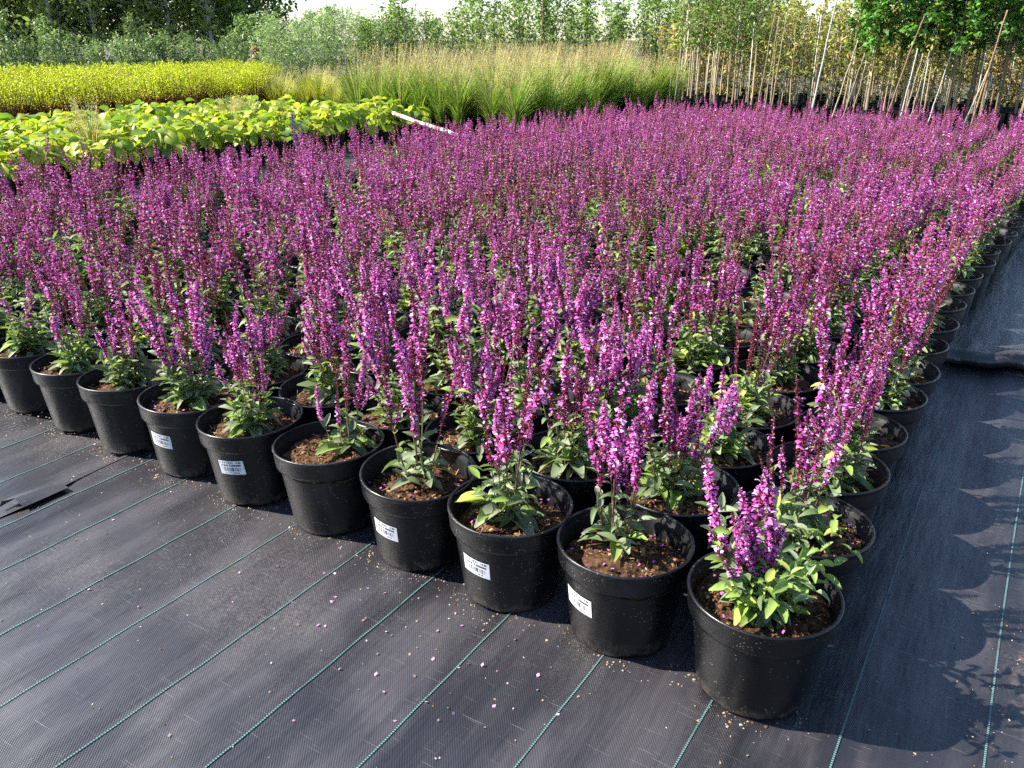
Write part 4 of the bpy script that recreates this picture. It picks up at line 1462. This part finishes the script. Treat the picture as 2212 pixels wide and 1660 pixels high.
for row in range(3):
    Y = 18.5 + row * 1.1
    x = 585.0 + 12 * row
    while x < 880:
        X = (x - 1106) / FPX * (Y * 0.9225 + 0.3)
        plant_tree('silver_shrub', f'silvery shrub left of the tall grasses, {nth(("silver", row))} from left in {ORD[row]} row', 'silvery shrubs behind the beds', SILV, X, Y, gt.uniform(0.72, 0.95), gt)
        x += gt.uniform(45, 70)
for row in range(4):
    Y = 21.5 + row * 1.2
    x = -40.0
    while x < 640:
        X = (x - 1106) / FPX * (Y * 0.9225 + 0.3)
        tall = gt.random() < 0.10
        plant_tree('grey_green_sapling', ('tall' if tall else 'grey-green') + f' sapling behind the yellow bed, {nth(("grey", tall, row))} from left in {ORD[row]} row', 'taller saplings behind the yellow bed' if tall else 'saplings behind the yellow bed', GREY, X, Y, gt.uniform(0.95, 1.12) if tall else gt.uniform(0.58, 0.80), gt)
        x += gt.uniform(38, 62)

FOR = kinds(5, 280, 'forest', h=8.5, trunk_r=0.16, z_low=0.6, spread=2.4, nbr=54, nleaf=2000, ls=0.40, lw=0.6, pal=[(0.16, 0.25, 0.07), (0.21, 0.31, 0.08), (0.10, 0.16, 0.05), (0.29, 0.38, 0.11)], pp=P4, trunkcol=(0.07, 0.05, 0.035), up=0.45, clump=0.20)
BIR = kinds(4, 290, 'birch', h=9.0, trunk_r=0.13, z_low=0.9, spread=2.0, nbr=54, nleaf=2000, ls=0.36, lw=0.6, pal=[(0.29, 0.37, 0.10), (0.36, 0.43, 0.12), (0.20, 0.26, 0.08), (0.44, 0.49, 0.15)], pp=P4, trunkcol=(0.4, 0.38, 0.34), up=0.6, clump=0.16)
for row in range(3):
    Y = 48 + row * 4.5
    x = -80.0
    while x < 600 - row * 10:
        X = (x - 1106) / FPX * (Y * 0.9225)
        birch = gt.random() < (0.75 if row == 0 else 0.4)
        plant_tree('forest_tree', ('light' if birch else 'dark') + f' green tree of the wood, {nth(("wood", birch, row))} from left in {ORD[row]} row', 'light trees of the wood' if birch else 'dark trees of the wood', BIR if birch else FOR, X, Y + gt.uniform(-1.5, 1.5), gt.uniform(0.75, 1.1), gt, pot=False)
        x += gt.uniform(58, 90)
x = 560.0
while x < 2300:
    Y = 88 + gt.uniform(-6, 6)
    X = (x - 1106) / FPX * (Y * 0.9225)
    h = 3.9 if x < 760 else 3.0
    plant_tree('forest_tree', f'small tree on the far skyline, {nth("skyline")} from the left', 'trees on the far skyline', FOR, X, Y, h / 8.5 * gt.uniform(0.8, 1.15), gt, pot=False)
    x += gt.uniform(35, 70)

# canes and stakes among the young trees (base on the ground, top where it ends)
mb_c = {}


def cane(xb, xt, yt, Y, r, col, label, name='cane'):
    """a cane standing Y metres ahead; xb, xt: where foot and top show across the picture; yt: how high the top shows"""
    Y = Y - 1.0 if xb > 1900 else Y - 0.3
    k = Y * 0.9225 + 0.2
    ztop = CAM_H - (yt - 85) / FPX * Y * 1.08
    Xb, Xt = (xb - 1106) / FPX * k, (xt - 1106) / FPX * k
    b0, b1 = W(Xb, Y), W(Xt, Y)
    # the foot shows behind the flowers at about 0.35 m; run the line on to the ground
    sl = ((b1[0] - b0[0]) / (ztop - 0.3), (b1[1] - b0[1]) / (ztop - 0.3))
    foot = (b0[0] - 0.3 * sl[0], b0[1] - 0.3 * sl[1])
    vec = Vector((b1[0] - foot[0], b1[1] - foot[1], ztop))
    L = vec.length
    mb = MB()
    zs = np.linspace(0, L, 9)
    g = np.random.default_rng(int(xb))
    tube(mb, [(g.normal(0, 0.004), g.normal(0, 0.004), z) for z in zs], [r * (1 - 0.35 * z / L) for z in zs], 6, 0, col)
    for z in np.arange(0.2, L, 0.24):
        tube(mb, [(0, 0, z), (0, 0, z + 0.012)], [r * 1.18, r * 1.18], 6, 0, np.array(col) * 0.7)
    o = link(name, mb.mesh(name, [M_BARK], True))
    o.matrix_basis = Matrix.Translation((foot[0], foot[1], 0)) @ vec.to_track_quat('Z', 'Y').to_matrix().to_4x4()
    tag(o, label, 'cane', 'canes among the young trees')


PALE, WHT, RED = (0.38, 0.32, 0.23), (0.52, 0.50, 0.46), (0.30, 0.19, 0.11)
for i, (xb, xt, yt, Y, r, col, lab) in enumerate((
        (1462, 1467, 98, 14.2, 0.008, PALE, 'leftmost pale cane at the left end of the tree bed'),
        (1449, 1450, 120, 14.3, 0.007, PALE, 'short pale cane just left of the leftmost tall one'),
        (1645, 1659, 43, 14.0, 0.008, PALE, 'pale cane left of a twin where grey-green meets yellowish trees'),
        (1661, 1668, 47, 14.1, 0.007, PALE, 'thin pale cane right of the grey-green trees'),
        (1675, 1684, 40, 13.8, 0.009, PALE, 'pale upright cane, right one of the twins'),
        (1764, 1786, 4, 13.2, 0.016, WHT, 'thick white cane taller than all others in the yellowish trees'),
        (1815, 1842, 87, 13.2, 0.012, PALE, 'leaning pale cane right of the thick white one'),
        (1838, 1860, 109, 13.0, 0.010, PALE, 'lower leaning pale cane, second right of the white one'),
        (1855, 1867, 123, 13.2, 0.009, PALE, 'thin leaning cane, third right of the white one'),
        (1730, 1739, 62, 14.6, 0.008, PALE, 'thin pale cane left of the thick white one'),
        (1695, 1701, 43, 14.6, 0.008, PALE, 'thin cane midway between twins and thick white cane'),
        (1932, 1972, 47, 13.2, 0.013, RED, 'reddish cane leaning up into the dark green crowns'),
        (1960, 1971, 101, 13.0, 0.011, WHT, 'whitish cane right beside the reddish one'),
        (1969, 1983, 109, 12.9, 0.010, PALE, 'pale cane, second right of the reddish one'),
        (1983, 1998, 105, 13.1, 0.010, PALE, 'pale cane, third right of the reddish one'),
        (2027, 2050, 80, 13.6, 0.010, WHT, 'whitish cane below the dark crowns, far right'),
        (2110, 2130, 138, 12.9, 0.014, PALE, 'left stem of the pale cane trio near the right edge'),
        (2121, 2144, 36, 12.8, 0.014, RED, 'reddish middle cane of the trio near the right edge'),
        (2135, 2142, 145, 12.9, 0.016, PALE, 'right stem of the pale cane trio near the right edge'),
        (875, 879, 32, 17.0, 0.012, (0.2, 0.17, 0.13), 'dark stake behind the tall grasses, left of centre'),
        (1165, 1172, -6, 16.6, 0.011, (0.25, 0.14, 0.09), 'brown stake behind the grasses near the centre'),
        (608, 611, 62, 20.5, 0.012, PALE, 'pale stake in front of the dark wood, left of its taller twin'),
        (655, 648, 42, 20.5, 0.013, PALE, 'taller pale stake in front of the dark wood'),
        (268, 262, 100, 20.8, 0.018, (0.09, 0.07, 0.05), 'dark leaning stake among the saplings behind the yellow bed'),
        (55, 42, 82, 20.8, 0.012, (0.09, 0.07, 0.05), 'thin dark stake among saplings at the left edge'))):
    cane(xb, xt, yt, Y, r, col, lab)

# ------------------------------------------------------------------ a person working far off behind the yellow bed
def person(u, v, rz):
    me = bpy.data.meshes.new('person_body')
    P = [((0, 0, 0.52), .13), ((0, 0.06, 0.72), .135), ((0, 0.12, 0.90), .15), ((0, 0.16, 1.02), .06), ((0, 0.18, 1.10), .085), ((0, 0.19, 1.19), .09),
         ((0.17, 0.12, 0.93), .06), ((0.21, 0.20, 0.70), .045), ((0.12, 0.40, 0.60), .035), ((0.10, 0.47, 0.58), .04),
         ((-0.17, 0.12, 0.93), .06), ((-0.21, 0.20, 0.70), .045), ((-0.12, 0.40, 0.60), .035), ((-0.10, 0.47, 0.58), .04),
         ((0.11, 0.02, 0.48), .10), ((0.16, 0.38, 0.50), .07), ((0.14, 0.20, 0.08), .05), ((0.14, 0.34, 0.03), .04),
         ((-0.11, 0.02, 0.48), .10), ((-0.16, 0.38, 0.42), .07), ((-0.14, 0.10, 0.08), .05), ((-0.14, 0.24, 0.03), .04)]
    E_ = [(0, 1), (1, 2), (2, 3), (3, 4), (4, 5), (2, 6), (6, 7), (7, 8), (8, 9), (2, 10), (10, 11), (11, 12), (12, 13), (0, 14), (14, 15), (15, 16), (16, 17), (0, 18), (18, 19), (19, 20), (20, 21)]
    me.from_pydata([p for p, _ in P], E_, [])
    o = link('person', me)
    o.modifiers.new('skin', 'SKIN')
    o.modifiers.new('sub', 'SUBSURF').render_levels = 2
    o.modifiers['sub'].levels = 1
    for i, (p, r_) in enumerate(P):
        me.skin_vertices[0].data[i].radius = (r_, r_)
    me.skin_vertices[0].data[0].use_root = True
    m, nt, b, out = new_mat('person_cloth_skin')
    tc = N(nt, 'ShaderNodeTexCoord')
    sp_ = N(nt, 'ShaderNodeSeparateXYZ')
    nt.links.new(tc.outputs['Object'], sp_.inputs[0])
    skin = math_node(nt, 'GREATER_THAN', sp_.outputs[2], 1.02)
    legs = math_node(nt, 'LESS_THAN', sp_.outputs[2], 0.52)
    c = mix_rgb(nt, legs, (0.16, 0.15, 0.07), (0.04, 0.05, 0.08))
    nt.links.new(mix_rgb(nt, skin, c, (0.50, 0.27, 0.20)), b.inputs['Base Color'])
    b.inputs['Roughness'].default_value = 0.8
    me.materials.append(m)
    o.location = (u, v, -0.20)
    o.rotation_euler = (0, 0, rz)
    tag(o, 'person in an olive top crouching among saplings behind the yellow bed', 'person')
    mb = MB()
    hp = [(0.105 * math.sin(a), 1.145 + 0.105 * math.cos(a) + 0.012) for a in np.linspace(0.02, 1.75, 7)]
    lathe(mb, hp, 14, 0, (0.26, 0.11, 0.07))
    lathe(mb, [(0.03, 1.17), (0.07, 1.15), (0.075, 1.09), (0.04, 1.05)], 10, 0, (0.22, 0.09, 0.06))
    hair = link('hair', mb.mesh('hair', [M_BIT], True), o)
    hair.location = (0, 0.165, -0.005)


pu, pv = W((560 - 1106) / FPX * (20.6 * 0.9225 + 0.3), 20.6)
person(pu, pv, HEAD + 0.5)
print('objects', len(bpy.data.objects), 'leaf objects', n_leaf_objects, 'salvias', len(near), len(far))
